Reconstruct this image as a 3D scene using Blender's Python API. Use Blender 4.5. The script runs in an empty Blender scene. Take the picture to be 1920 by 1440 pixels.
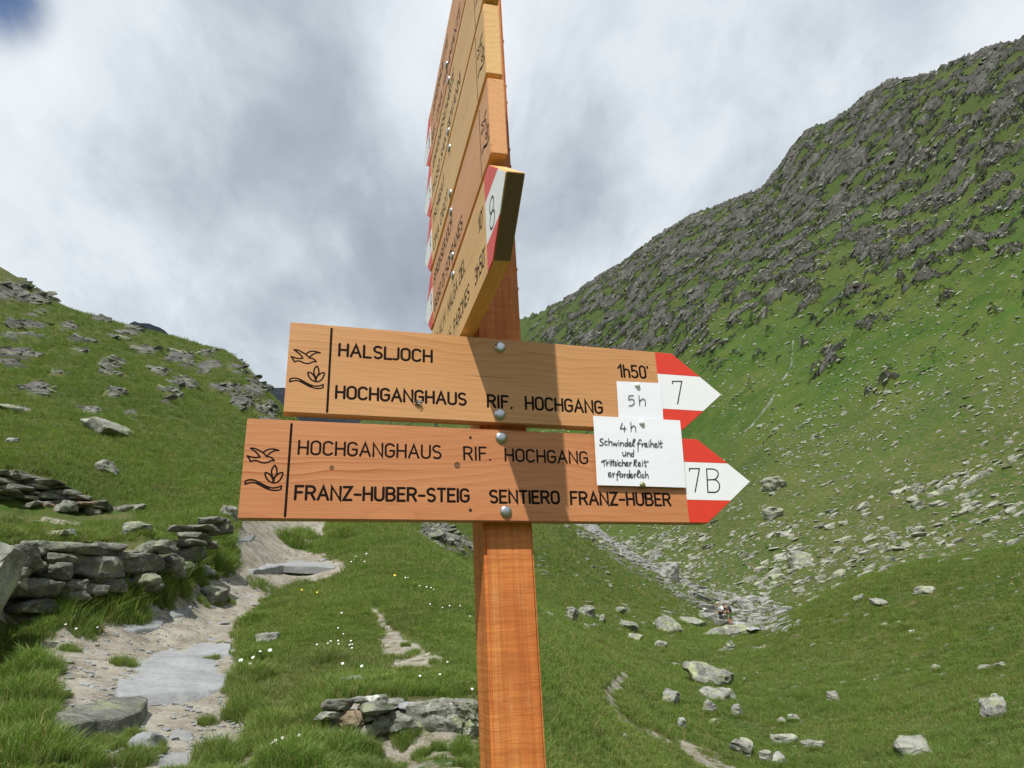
import bpy, bmesh, math, random
import numpy as np
from mathutils import Matrix, Vector
rnd = random.Random(7); nr = np.random.RandomState(11)
scene = bpy.context.scene
col = scene.collection
R = math.radians

# ------------------------------------------------------------------ camera
FPX = 1331.0                      # focal length, in pixels of a 1920 wide picture
M = np.array([[0.9986091062, 0.0527243112, 0.0],
              [0.0176550043, -0.3343893479, 0.9422696349],
              [-0.0496805175, 0.9409590379, 0.3348550959]])   # camera (right, up, forward) -> world
CAMZ = 1.6
cam = bpy.data.cameras.new('camera'); camo = bpy.data.objects.new('camera', cam); col.objects.link(camo)
cam.sensor_width = 36; cam.lens = FPX / 1920 * 36; cam.clip_start = 0.05; cam.clip_end = 20000
mw = Matrix.Identity(4)
for i in range(3):
    mw[i][0] = M[i][0]; mw[i][1] = M[i][1]; mw[i][2] = -M[i][2]
mw[2][3] = CAMZ
camo.matrix_world = mw
scene.camera = camo

# ------------------------------------------------------------------ light
Rw = np.array([[0.9559456837, 0.0, 0.29354360803], [0.29354360803, 0.0, -0.9559456837], [0.0, 1.0, 0.0]])  # signpost axes -> world
TW = np.array([-0.09398, 1.10373, 0.57678 + CAMZ])
sun_s = np.array([-0.598, 1.88, 1.0])
sun_w = Vector(Rw @ sun_s).normalized()
sun = bpy.data.lights.new('sun', 'SUN'); suno = bpy.data.objects.new('sun', sun); col.objects.link(suno)
sun.energy = 5.0; sun.angle = R(0.55); sun.color = (1.0, 0.965, 0.91)
suno.rotation_euler = sun_w.to_track_quat('Z', 'Y').to_euler(); suno.location = (0, 0, 60)
scene.view_settings.view_transform = 'Standard'; scene.view_settings.look = 'None'
scene.view_settings.exposure = 0.0; scene.view_settings.gamma = 1.0; scene.view_settings.use_curve_mapping = False

def ray(px, py):
    c = np.array([(px - 960) / FPX, -(py - 720) / FPX, 1.0]); d = M @ c
    return d / math.hypot(d[0], d[1])         # unit horizontal length
world = bpy.data.worlds.new('World'); scene.world = world; world.use_nodes = True
def build_world():
    nt = world.node_tree; N = nt.nodes; L = nt.links; N.clear()
    out = N.new('ShaderNodeOutputWorld')
    sky = N.new('ShaderNodeTexSky'); sky.sky_type = 'NISHITA'; sky.sun_disc = False
    sky.sun_elevation = math.asin(sun_w.z); sky.sun_rotation = math.atan2(sun_w.x, sun_w.y)
    sky.altitude = 2000; sky.dust_density = 0.6
    b1 = N.new('ShaderNodeBackground'); b1.inputs['Strength'].default_value = 0.15; L.new(sky.outputs[0], b1.inputs[0])
    tc = N.new('ShaderNodeTexCoord'); sep = N.new('ShaderNodeSeparateXYZ'); L.new(tc.outputs['Generated'], sep.inputs[0])
    def math_(op, a, b=None, c=None, clamp=False):
        n = N.new('ShaderNodeMath'); n.operation = op; n.use_clamp = clamp
        for i, v in enumerate((a, b, c)):
            if v is None: continue
            if isinstance(v, (int, float)): n.inputs[i].default_value = v
            else: L.new(v, n.inputs[i])
        return n.outputs[0]
    z = math_('ADD', math_('MAXIMUM', sep.outputs[2], 0.0), 0.42)
    cb = N.new('ShaderNodeCombineXYZ')
    L.new(math_('DIVIDE', sep.outputs[0], z), cb.inputs[0]); L.new(math_('DIVIDE', sep.outputs[1], z), cb.inputs[1])
    def noise(scale, detail, rough, off, dist=0.0):
        mp = N.new('ShaderNodeMapping'); mp.inputs['Location'].default_value = off; mp.inputs['Rotation'].default_value = (0, 0, R(35)); mp.inputs['Scale'].default_value = (1.0, 0.62, 1)
        L.new(cb.outputs[0], mp.inputs[0])
        n = N.new('ShaderNodeTexNoise'); n.inputs['Scale'].default_value = scale; n.inputs['Detail'].default_value = detail
        n.inputs['Roughness'].default_value = rough; n.inputs['Distortion'].default_value = dist; L.new(mp.outputs[0], n.inputs['Vector'])
        return n.outputs[0]
    n1 = noise(2.3, 8, 0.55, (3.1, 1.7, 0), 0.15); n2 = noise(6.5, 8, 0.60, (7.3, 4.2, 0), 0.35)
    # the large banks of the cloud layer: where it is thick (dark) and thin (light), as directions in the sky
    def blob(px, py, width):
        d = Vector(ray(px, py)).normalized()
        vm = N.new('ShaderNodeVectorMath'); vm.operation = 'DISTANCE'; L.new(tc.outputs['Generated'], vm.inputs[0]); vm.inputs[1].default_value = d
        q = math_('DIVIDE', vm.outputs['Value'], width)
        return math_('POWER', 2.718, math_('MULTIPLY', math_('MULTIPLY', q, q), -1.0))
    base = math_('ADD', math_('ADD', math_('MULTIPLY', n1, 1.0), math_('MULTIPLY', n2, 0.52)), -.15)
    for (px, py, w, a) in ((520, 330, .22, -.12), (650, 430, .17, -.08), (1150, 300, .20, -.13), (760, 560, .13, -.10), (350, 180, .16, -.07),
                           (90, 330, .17, .17), (60, 180, .13, .12), (810, 60, .13, .15), (560, 480, .06, .10), (1230, 560, .05, .1), (1020, 520, .15, .08), (1500, 40, .25, .12), (650, 60, .16, .04), (1250, 60, .2, .06),
                           (330, 560, .12, .05), (140, 60, .10, .12), (1900, -100, .3, .1)):
        base = math_('ADD', base, math_('MULTIPLY', blob(px, py, w), a))
    cr = N.new('ShaderNodeValToRGB'); L.new(base, cr.inputs[0]); e = cr.color_ramp.elements
    e[0].position = 0.30; e[0].color = (.34, .39, .45, 1); e[1].position = 0.84; e[1].color = (.86, .90, .935, 1)
    x = e.new(0.47); x.color = (.44, .50, .565, 1); x = e.new(0.60); x.color = (.60, .67, .735, 1); x = e.new(.70); x.color = (.75, .81, .865, 1)
    b2 = N.new('ShaderNodeBackground'); L.new(cr.outputs[0], b2.inputs[0]); b2.inputs['Strength'].default_value = 1.0
    # rents in the cloud where the blue shows
    gap = math_('ADD', math_('MULTIPLY', blob(0, -6, .056), .80), math_('MULTIPLY', blob(1690, 0, .07), .45))
    gap = math_('MULTIPLY', gap, math_('ADD', math_('MULTIPLY', n2, 1.6), .1))
    mr = N.new('ShaderNodeMapRange'); mr.interpolation_type = 'SMOOTHSTEP'; L.new(gap, mr.inputs[0]); mr.inputs[1].default_value = .18; mr.inputs[2].default_value = .85
    mx = N.new('ShaderNodeMixShader'); L.new(mr.outputs[0], mx.inputs[0]); L.new(b2.outputs[0], mx.inputs[1]); L.new(b1.outputs[0], mx.inputs[2])
    L.new(mx.outputs[0], out.inputs[0])
build_world()

# ------------------------------------------------------------------ helpers
def props(o, label=None, cat=None, group=None, kind=None):
    if label: o['label'] = label
    if cat: o['category'] = cat
    if group: o['group'] = group
    if kind: o['kind'] = kind
    return o
def link(name, me, parent=None):
    o = bpy.data.objects.new(name, me); col.objects.link(o)
    if parent is not None: o.parent = parent
    return o
def mesh(name, verts, faces, mat=None, smooth=False):
    me = bpy.data.meshes.new(name); me.from_pydata([tuple(map(float, v)) for v in verts], [], faces)
    if mat: me.materials.append(mat)
    if smooth: me.shade_smooth()
    me.update(); return me
def np_mesh(name, V, F, mat=None, smooth=False):
    """V (n,3) float, F (m,k) int with constant k"""
    me = bpy.data.meshes.new(name); k = F.shape[1]
    me.vertices.add(len(V)); me.vertices.foreach_set('co', V.astype(np.float32).ravel())
    me.loops.add(F.size); me.loops.foreach_set('vertex_index', F.astype(np.int32).ravel())
    me.polygons.add(len(F)); me.polygons.foreach_set('loop_start', np.arange(0, F.size, k, dtype=np.int32))
    me.update(calc_edges=True)
    if mat: me.materials.append(mat)
    if smooth: me.shade_smooth()
    return me
def empty(name, loc):
    o = bpy.data.objects.new(name, None); o.empty_display_size = .1; col.objects.link(o); o.location = loc; return o
def bm_mesh(name, bm, mat=None, smooth=False):
    me = bpy.data.meshes.new(name); bm.to_mesh(me); bm.free()
    if mat: me.materials.append(mat)
    if smooth: me.shade_smooth()
    return me

# numpy gradient noise
PERM = nr.permutation(4096); GR = nr.uniform(-1, 1, (4096, 3)); GR /= np.linalg.norm(GR, axis=1)[:, None]
def gnoise(x, y, z=None):
    if z is None: z = np.zeros_like(x) + .37
    xi, yi, zi = np.floor(x).astype(np.int64), np.floor(y).astype(np.int64), np.floor(z).astype(np.int64)
    xf, yf, zf = x - xi, y - yi, z - zi
    f = lambda t: t * t * t * (t * (t * 6 - 15) + 10)
    u, v, w = f(xf), f(yf), f(zf)
    def g(a, b, c):
        h = PERM[(PERM[(PERM[(xi + a) & 4095] + yi + b) & 4095] + zi + c) & 4095]; G = GR[h]
        return G[..., 0] * (xf - a) + G[..., 1] * (yf - b) + G[..., 2] * (zf - c)
    l = lambda a, b, t: a + (b - a) * t
    return 1.5 * l(l(l(g(0, 0, 0), g(1, 0, 0), u), l(g(0, 1, 0), g(1, 1, 0), u), v), l(l(g(0, 0, 1), g(1, 0, 1), u), l(g(0, 1, 1), g(1, 1, 1), u), v), w)
def fbm(x, y, z=None, o=4, gain=.5, ridged=False):
    s = 0; a = 1; t = 0
    for i in range(o):
        n = gnoise(x + 17.3 * i, y - 9.1 * i, z)
        if ridged: n = 1 - 2 * np.abs(n)
        s = s + a * n; t += a; a *= gain; x = x * 2.03; y = y * 2.03
        if z is not None: z = z * 2.03
    return s / t
def sstep(a, b, x):
    t = np.clip((x - a) / (b - a), 0, 1); return t * t * (3 - 2 * t)

# ------------------------------------------------------------------ materials
def new_mat(name):
    m = bpy.data.materials.new(name); m.use_nodes = True; nt = m.node_tree
    return m, nt, nt.nodes, nt.links, nt.nodes['Principled BSDF']
class NG:
    """small helper around one node tree"""
    def __init__(s, nt): s.nt = nt; s.N = nt.nodes; s.L = nt.links
    def put(s, sock, v):
        if v is None: return
        if hasattr(v, 'links'): s.L.new(v, sock)
        else: sock.default_value = v
    def math(s, op, a, b=None, clamp=False):
        n = s.N.new('ShaderNodeMath'); n.operation = op; n.use_clamp = clamp
        s.put(n.inputs[0], a); s.put(n.inputs[1], b); return n.outputs[0]
    def noise(s, vec, scale, detail=4, rough=.55, dist=0):
        n = s.N.new('ShaderNodeTexNoise'); s.put(n.inputs['Vector'], vec); n.inputs['Scale'].default_value = scale
        n.inputs['Detail'].default_value = detail; n.inputs['Roughness'].default_value = rough; n.inputs['Distortion'].default_value = dist
        return n.outputs[0]
    def ramp(s, fac, stops, interp='LINEAR'):
        n = s.N.new('ShaderNodeValToRGB'); s.put(n.inputs[0], fac); n.color_ramp.interpolation = interp; e = n.color_ramp.elements
        while len(e) > 1: e.remove(e[-1])
        e[0].position = stops[0][0]; e[0].color = (*stops[0][1], 1)
        for p, c in stops[1:]: x = e.new(p); x.color = (*c, 1)
        return n.outputs[0]
    def map(s, v, a, b, c=0., d=1., smooth=False):
        n = s.N.new('ShaderNodeMapRange'); s.put(n.inputs[0], v)
        if smooth: n.interpolation_type = 'SMOOTHSTEP'
        for i, k in enumerate((a, b, c, d)): n.inputs[i + 1].default_value = k
        return n.outputs[0]
    def mix(s, f, a, b, mode='MIX'):
        n = s.N.new('ShaderNodeMix'); n.data_type = 'RGBA'; n.blend_type = mode
        s.put(n.inputs[0], f)
        for sock, v in ((n.inputs[6], a), (n.inputs[7], b)):
            if isinstance(v, tuple): sock.default_value = (*v, 1)
            else: s.L.new(v, sock)
        return n.outputs[2]
    def attr(s, name):
        n = s.N.new('ShaderNodeAttribute'); n.attribute_name = name; return n
    def pos(s): return s.N.new('ShaderNodeNewGeometry').outputs['Position']
    def obj(s): return s.N.new('ShaderNodeTexCoord').outputs['Object']
    def mapping(s, v, scale=(1, 1, 1), rot=(0, 0, 0), loc=(0, 0, 0)):
        n = s.N.new('ShaderNodeMapping'); s.put(n.inputs[0], v); n.inputs['Scale'].default_value = scale; n.inputs['Rotation'].default_value = rot; n.inputs['Location'].default_value = loc
        return n.outputs[0]
    def bump(s, h, strength, dist, normal=None):
        n = s.N.new('ShaderNodeBump'); s.put(n.inputs['Height'], h); n.inputs['Strength'].default_value = strength; n.inputs['Distance'].default_value = dist
        if normal is not None: s.L.new(normal, n.inputs['Normal'])
        return n.outputs[0]

def grass_colour(g, P):
    a = g.noise(P, .11, 5, .6); b = g.noise(P, .9, 4, .6)
    c = g.ramp(g.math('ADD', g.math('MULTIPLY', a, .7), g.math('MULTIPLY', b, .3)),
               [(.30, (.050, .095, .012)), (.44, (.075, .120, .016)), (.54, (.105, .145, .024)), (.66, (.150, .175, .042)), (.76, (.190, .190, .060))])
    return c
def rock_colour(g, P, s=1.0):
    n = g.noise(P, 1.1 * s, 8, .62); n2 = g.noise(P, 5.5 * s, 6, .65)
    c = g.ramp(g.math('ADD', g.math('MULTIPLY', n, .6), g.math('MULTIPLY', n2, .4)),
               [(.30, (.075, .075, .072)), (.44, (.165, .165, .158)), (.56, (.27, .27, .258)), (.72, (.41, .41, .385))])
    return c
def make_ground_mat():
    m, nt, N, L, bs = new_mat('ground'); g = NG(nt); P = g.pos()
    rock = g.attr('rock').outputs['Fac']; dirt = g.attr('dirt').outputs['Fac']; lush = g.attr('lush').outputs['Fac']; grav = g.attr('gravel').outputs['Fac']
    far = g.attr('far').outputs['Fac']
    def dot(v):
        n = N.new('ShaderNodeVectorMath'); n.operation = 'DOT_PRODUCT'; L.new(P, n.inputs[0]); n.inputs[1].default_value = v; return n.outputs['Value']
    cmb = N.new('ShaderNodeCombineXYZ'); L.new(g.math('MULTIPLY', dot((.64, .10, .76)), .24), cmb.inputs[0]); L.new(dot((.76, .0, -.64)), cmb.inputs[1]); L.new(dot((-.1, .95, .1)), cmb.inputs[2]); Ps = cmb.outputs[0]
    gc = grass_colour(g, P)
    fine = g.noise(P, 9.0, 5, .7); mid = g.noise(P, 1.7, 5, .65); crs = g.noise(P, .45, 6, .68)
    gc = g.mix(1.0, gc, (.54, .68, .38), 'MULTIPLY')
    gc = g.mix(g.map(mid, .33, .7), g.mix(.55, gc, (.035, .055, .012)), gc)
    gc = g.mix(g.math('MULTIPLY', lush, .7), gc, (.040, .125, .012))
    dry = g.map(g.noise(P, .05, 6, .62), .50, .72)
    gc = g.mix(g.math('MULTIPLY', dry, .35), gc, (.115, .125, .040))
    gc = g.mix(g.math('MULTIPLY', g.map(g.noise(Ps, .16, 6, .62), .40, .62), g.math('MULTIPLY', far, .75)), gc, (.100, .120, .026))
    gc = g.mix(g.math('MULTIPLY', g.map(g.noise(Ps, .33, 6, .65), .56, .70), g.math('MULTIPLY', far, .6)), gc, (.026, .048, .012))
    gc = g.mix(g.map(g.noise(P, .028, 7, .7), .38, .56, .55, 0), gc, (.030, .085, .008))
    gc = g.mix(g.map(fine, .35, .75, .0, .5), gc, (.030, .050, .010))
    gc = g.mix(g.math('MULTIPLY', g.map(g.noise(P, 1.3, 6, .7), .42, .62, 0, .75), g.math('SUBTRACT', 1.0, far)), gc, (.125, .105, .050))
    # rock
    pass
    rc = rock_colour(g, Ps, .35)
    rc2 = g.ramp(g.noise(Ps, .30, 10, .76), [(.30, (.022, .022, .022)), (.43, (.070, .069, .064)), (.52, (.120, .117, .108)), (.62, (.19, .187, .168)), (.74, (.33, .33, .29))])
    rc = g.mix(g.attr('crag').outputs['Fac'], rc, rc2)
    rc = g.mix(g.map(g.noise(P, .8, 6, .7), .52, .68, 0, .6), rc, (.165, .185, .085))
    edge = g.math('ADD', rock, g.math('MULTIPLY', g.math('SUBTRACT', g.noise(Ps, .40, 9, .75), .5), 1.7))
    rm = g.map(edge, .44, .60, smooth=True)
    hz = N.new('ShaderNodeSeparateXYZ'); L.new(P, hz.inputs[0])
    gc = g.mix(g.map(hz.outputs[2], 70, 190, 0, .62), gc, (.052, .068, .022))
    c = g.mix(rm, gc, rc)
    # gravel of the gullies and stream bed
    grc = g.ramp(g.noise(P, 2.2, 8, .75), [(.3, (.08, .08, .078)), (.5, (.20, .20, .195)), (.62, (.33, .33, .32)), (.72, (.5, .5, .48))])
    gm = g.map(g.math('ADD', grav, g.math('MULTIPLY', g.math('SUBTRACT', g.noise(P, .9, 6, .7), .5), 1.0)), .42, .58, smooth=True)
    c = g.mix(gm, c, grc)
    # earth of the path
    dn = g.noise(P, 3.0, 7, .65); df = g.noise(P, 38.0, 5, .75)
    dc = g.ramp(dn, [(.28, (.120, .095, .065)), (.42, (.205, .175, .130)), (.55, (.285, .260, .205)), (.7, (.36, .34, .29))])
    dc = g.mix(g.map(df, .50, .66, 0, .65), dc, (.42, .41, .38))
    dc = g.mix(g.map(g.noise(P, 1.6, 6, .7), .54, .64, 0, .5), dc, (.20, .195, .18))
    dc = g.mix(g.map(df, .42, .28, 0, .7), dc, (.10, .075, .05))
    dm = g.map(g.math('ADD', dirt, g.math('MULTIPLY', g.math('SUBTRACT', g.noise(P, 3.2, 7, .75), .5), 1.35)), .42, .56, smooth=True)
    c = g.mix(dm, c, dc)
    L.new(c, bs.inputs['Base Color']); bs.inputs['Roughness'].default_value = .95; bs.inputs['Specular IOR Level'].default_value = .15
    h1 = g.math('MULTIPLY', g.noise(Ps, .5, 10, .75), g.math('MULTIPLY', rm, far))
    nb = g.bump(h1, .9, 3.5)
    h2 = g.math('MULTIPLY', g.noise(Ps, 2.2, 8, .7), g.math('ADD', rm, .12))
    nb = g.bump(h2, .6, .45, nb)
    nb = g.bump(g.math('ADD', df, g.math('MULTIPLY', g.noise(P, 14, 4, .6), 1.2)), .5, .03, nb)
    L.new(nb, bs.inputs['Normal'])
    return m
MAT_GROUND = make_ground_mat()

def rock_mat(name, tint=(1, 1, 1), lichen=.5, moss=.2, scale=1.0, dark=1.0, bump=.03, even=0.):
    m, nt, N, L, bs = new_mat(name); g = NG(nt); P = g.pos()
    c = rock_colour(g, P, 2.2 * scale)
    if even: c = g.mix(even, c, (.24, .24, .235))
    c = g.mix(1.0, c, tuple(t * dark for t in tint), 'MULTIPLY')
    cr_ = N.new('ShaderNodeTexVoronoi'); cr_.feature = 'DISTANCE_TO_EDGE'; cr_.inputs['Scale'].default_value = 2.6 * scale
    wv = N.new('ShaderNodeVectorMath'); wv.operation = 'ADD'; L.new(g.mapping(P, (1, 1, 1.8), (.5, .25, 0)), wv.inputs[0])
    nz_ = N.new('ShaderNodeTexNoise'); nz_.inputs['Scale'].default_value = 3.0 * scale; nz_.inputs['Detail'].default_value = 6; L.new(P, nz_.inputs['Vector']); L.new(nz_.outputs[1], wv.inputs[1]); L.new(wv.outputs[0], cr_.inputs['Vector'])
    crk = g.map(cr_.outputs['Distance'], 0, .018, 1, 0)
    c = g.mix(g.math('MULTIPLY', crk, .7 if not even else .25), c, (.035, .034, .03))
    ri = N.new('ShaderNodeObjectInfo').outputs['Random']
    c = g.mix(g.map(ri, 0, 1, 0, .35), c, (.16, .155, .14))
    c = g.mix(g.map(g.noise(P, 3.1 * scale, 7, .72), .50, .60, 0, lichen), c, (.36, .40, .20))
    c = g.mix(g.map(g.noise(P, 8 * scale, 6, .72), .56, .62, 0, lichen), c, (.40, .42, .36))
    c = g.mix(g.map(g.noise(P, 1.3 * scale, 6, .7), .56, .66, 0, moss), c, (.045, .065, .018))
    c = g.mix(g.map(g.noise(P, 30 * scale, 4, .7), .58, .72, 0, .5), c, (.06, .06, .055))
    L.new(c, bs.inputs['Base Color']); bs.inputs['Roughness'].default_value = .9; bs.inputs['Specular IOR Level'].default_value = .2
    Pm = g.mapping(P, (1, 1, 2.6), (.3, .2, 0))
    h = g.math('SUBTRACT', g.math('ADD', g.noise(Pm, 7 * scale, 8, .7), g.math('MULTIPLY', g.noise(P, 40 * scale, 4, .6), .4)), g.math('MULTIPLY', crk, .35 if not even else .08))
    L.new(g.bump(h, .7, bump / scale), bs.inputs['Normal'])
    return m
ROCK_A = rock_mat('grey_schist', tint=(1.15, 1.15, 1.08), lichen=.5, moss=.25)
ROCK_W = rock_mat('wall_schist', tint=(.66, .66, .60), lichen=.35, moss=.55)
ROCK_P = rock_mat('pale_slab', tint=(1.18, 1.21, 1.28), lichen=.06, moss=.03, bump=.012, even=.55)
ROCK_L = rock_mat('lichened_schist', tint=(1.05, 1.05, .95), lichen=.9, moss=.15)
ROCK_B = rock_mat('rusty_schist', tint=(1.1, .78, .55), lichen=.15, moss=.15)
ROCK_F = rock_mat('slope_stone', tint=(1.35, 1.36, 1.18), lichen=.55, moss=.05, scale=.35, bump=.02)
ROCK_S = rock_mat('stream_stone', tint=(1.25, 1.24, 1.20), lichen=.1, moss=.05, scale=.4, bump=.02)
ROCK_C = rock_mat('crag_rock', tint=(.50, .50, .465), lichen=.38, moss=.5, scale=.22, bump=.03)
ROCK_WH = rock_mat('quartz_stone', tint=(2.3, 2.3, 2.2), lichen=.05, moss=.0, scale=1.0, bump=.01)

def wood_mat(name, base, dark, ringscale, warp=.6, axis=0, red=None, gloss=.38, fine=.35, loc=(0, 0, 0)):
    """axis: the local axis the grain runs along"""
    m, nt, N, L, bs = new_mat(name); g = NG(nt); O = g.obj()
    sc = [1, 1, 1]; sc[axis] = .10
    V = g.mapping(O, tuple(sc), (0, 0, 0), loc)
    w = g.noise(V, 7.0, 3, .5)
    sep = N.new('ShaderNodeSeparateXYZ'); L.new(O, sep.inputs[0])
    across = sep.outputs[1] if axis != 1 else sep.outputs[0]
    ph = g.math('ADD', g.math('MULTIPLY', across, ringscale), g.math('MULTIPLY', w, warp * 14))
    ph = g.math('ADD', ph, g.math('MULTIPLY', g.noise(g.mapping(O, (.25, .25, .25), (0, 0, 0), loc), 14, 2, .5), 5.0))
    fr = g.math('FRACT', ph)
    ring = g.math('MULTIPLY', g.math('POWER', fr, 1.7), g.map(g.noise(V, 13, 3, .6), .35, .62, .15, 1.0))
    c = g.ramp(ring, [(0, base), (.55, tuple(.65 * b + .35 * d for b, d in zip(base, dark))), (.9, dark), (1, base)])
    broad = g.noise(g.mapping(O, tuple(.25 if i == axis else 1 for i in range(3)), (0, 0, 0), loc), 9.0, 3, .5)
    c = g.mix(g.map(broad, .35, .7, 0, .55), c, red if red else tuple(.8 * b for b in base))
    sc2 = [1, 1, 1]; sc2[axis] = .03
    fib = g.noise(g.mapping(O, tuple(sc2)), 420, 3, .6)
    c = g.mix(g.map(fib, .3, .7, 0, fine), c, tuple(.62 * b for b in dark))
    L.new(c, bs.inputs['Base Color'])
    sc3 = [1, 1, 1]; sc3[axis] = .018
    chk = g.math('MULTIPLY', g.map(g.noise(g.mapping(O, tuple(sc3), (0, 0, 0), loc), 190, 2, .4), .69, .72), g.map(g.noise(O, 9, 2, .5), .48, .58))
    c = g.mix(g.math('MULTIPLY', chk, .7), c, (.10, .04, .015)); L.new(c, bs.inputs['Base Color'])
    bs.inputs['Coat Weight'].default_value = .12; bs.inputs['Coat Roughness'].default_value = .35
    L.new(g.map(fib, .3, .7, gloss, gloss + .15), bs.inputs['Roughness']); bs.inputs['Specular IOR Level'].default_value = .42
    L.new(g.bump(g.math('ADD', fib, ring), .25, .0006), bs.inputs['Normal'])
    return m
W1 = wood_mat('larch_amber', (.66, .345, .145), (.52, .23, .082), 95, .55, 0, (.53, .235, .075))
W2 = wood_mat('larch_red', (.62, .275, .115), (.42, .12, .035), 60, 1.0, 0, (.50, .165, .055), loc=(3, 1, 0))
W3 = wood_mat('larch_pale', (.80, .50, .20), (.60, .31, .09), 90, .6, 0, (.72, .40, .13), gloss=.5)
W4 = wood_mat('larch_pink', (.76, .38, .155), (.54, .22, .07), 70, .7, 0, (.64, .27, .09), gloss=.5, loc=(5, 2, 1))
WEND = wood_mat('larch_end_grain', (.66, .36, .13), (.50, .23, .07), 260, .25, 0, gloss=.45)
def post_mat():
    m, nt, N, L, bs = new_mat('post_wood'); g = NG(nt); O = g.obj()
    V = g.mapping(O, (1, .12, 1)); w = g.noise(V, 22, 4, .6)
    rings = g.math('FRACT', g.math('ADD', g.math('MULTIPLY', N.new('ShaderNodeSeparateXYZ').outputs[0], 0), g.math('MULTIPLY', w, 9)))
    c = g.ramp(w, [(.3, (.50, .135, .030)), (.45, (.62, .195, .045)), (.58, (.68, .245, .062)), (.72, (.74, .33, .11))])
    saw = g.noise(g.mapping(O, (.10, 1, .10), (0, 0, .06)), 130, 5, .7)      # cross-cut saw marks
    c = g.mix(g.map(saw, .38, .66, 0, .55), c, (.34, .085, .02))
    c = g.mix(g.map(g.noise(g.mapping(O, (1, .35, 1)), 55, 5, .75), .56, .72, 0, .35), c, (.66, .36, .17))
    lines = g.noise(g.mapping(O, (1, .02, 1)), 210, 2, .5)
    c = g.mix(g.map(lines, .45, .65, 0, .35), c, (.33, .09, .02))
    ck = g.math('MULTIPLY', g.map(g.noise(g.mapping(O, (1, .012, 1)), 150, 2, .4), .68, .70), g.map(g.noise(O, 5, 2, .5), .46, .54))
    c = g.mix(g.math('MULTIPLY', ck, .8), c, (.13, .035, .012))
    c = g.mix(g.map(g.noise(g.mapping(O, (1, .5, 1), (0, 0, 0), (2, 1, 4)), 16, 3, .5), .60, .74, 0, .45), c, (.38, .10, .025))
    L.new(c, bs.inputs['Base Color']); bs.inputs['Roughness'].default_value = .55; bs.inputs['Specular IOR Level'].default_value = .35
    L.new(g.bump(g.math('ADD', saw, g.math('MULTIPLY', lines, .6)), .55, .0016), bs.inputs['Normal'])
    return m
WPOST = post_mat()
def plain(name, c, rough=.5, metal=0., spec=.5, bumps=None, var=0.):
    m, nt, N, L, bs = new_mat(name); g = NG(nt)
    if var:
        n = g.noise(g.obj(), 60, 4, .6); L.new(g.mix(g.map(n, .35, .7, 0, var), c, tuple(.6 * k for k in c)), bs.inputs['Base Color'])
    else: bs.inputs['Base Color'].default_value = (*c, 1)
    bs.inputs['Roughness'].default_value = rough; bs.inputs['Metallic'].default_value = metal; bs.inputs['Specular IOR Level'].default_value = spec
    if bumps: L.new(g.bump(g.noise(g.obj(), bumps[0], 4, .6), bumps[1], bumps[2]), bs.inputs['Normal'])
    return m
INK = plain('engraved_black', (.012, .006, .004), .75, spec=.12)
NUM = plain('black_numeral', (.014, .014, .014), .5)
PEN = plain('marker_ink', (.018, .018, .022), .5)
RED = plain('red_paint', (.72, .045, .022), .45, var=.12, bumps=(300, .15, .0004))
WHT = plain('white_paint', (.84, .85, .87), .5, var=.08, bumps=(300, .15, .0004))
PAPER = plain('laminated_paper', (.83, .845, .90), .16, bumps=(26, .35, .0016))
ZINC = plain('galvanised_steel', (.55, .56, .58), .28, 1.0, bumps=(300, .5, .0006), var=.4)
ZINCD = plain('dull_steel', (.16, .17, .18), .45, 1.0, var=.4)
PIN_W = plain('white_plastic', (.86, .86, .84), .3)
PIN_G = plain('tarnished_pin', (.22, .22, .09), .35, .5)
KNOT = plain('knot_wood', (.17, .07, .025), .5, var=.4)
HOLE = plain('screw_hole_dark', (.02, .012, .008), .8)

def grass_mat():
    m, nt, N, L, bs = new_mat('grass_blade'); g = NG(nt); P = g.pos()
    c = grass_colour(g, P)
    ri = N.new('ShaderNodeObjectInfo').outputs['Random']
    at = g.attr('tip').outputs['Fac']
    c = g.mix(1.0, c, (1.40, 1.72, .80), 'MULTIPLY')
    c = g.mix(g.map(g.noise(P, .75, 6, .72), .52, .64, 0, .6), c, (.055, .075, .02))
    c = g.mix(g.map(g.noise(P, .22, 6, .7), .47, .60, 0, .5), c, (.19, .25, .045))
    c = g.mix(g.map(ri, 0, 1, 0, .5), c, (.085, .21, .022))
    c = g.mix(g.map(g.noise(P, .35, 5, .65), .50, .68, 0, .5), c, (.19, .23, .06))
    c = g.mix(g.map(g.noise(P, 1.6, 5, .7), .54, .70, 0, .45), c, (.23, .22, .09))
    c = g.mix(g.map(g.noise(P, 2.6, 4, .65), .40, .28, 0, .55), c, (.045, .085, .018))
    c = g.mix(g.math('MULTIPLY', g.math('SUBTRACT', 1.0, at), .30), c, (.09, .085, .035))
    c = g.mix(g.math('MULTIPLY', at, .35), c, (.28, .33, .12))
    dryb = g.attr('dry').outputs['Fac']; c = g.mix(dryb, c, (.30, .25, .11))
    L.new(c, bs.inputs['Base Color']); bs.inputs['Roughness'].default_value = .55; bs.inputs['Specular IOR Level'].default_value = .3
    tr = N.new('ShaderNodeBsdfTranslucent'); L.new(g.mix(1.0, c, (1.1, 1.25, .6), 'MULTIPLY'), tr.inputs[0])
    mx = N.new('ShaderNodeMixShader'); mx.inputs[0].default_value = .32
    L.new(bs.outputs[0], mx.inputs[1]); L.new(tr.outputs[0], mx.inputs[2]); L.new(mx.outputs[0], N['Material Output'].inputs[0])
    return m
MAT_BLADE = grass_mat()

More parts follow.
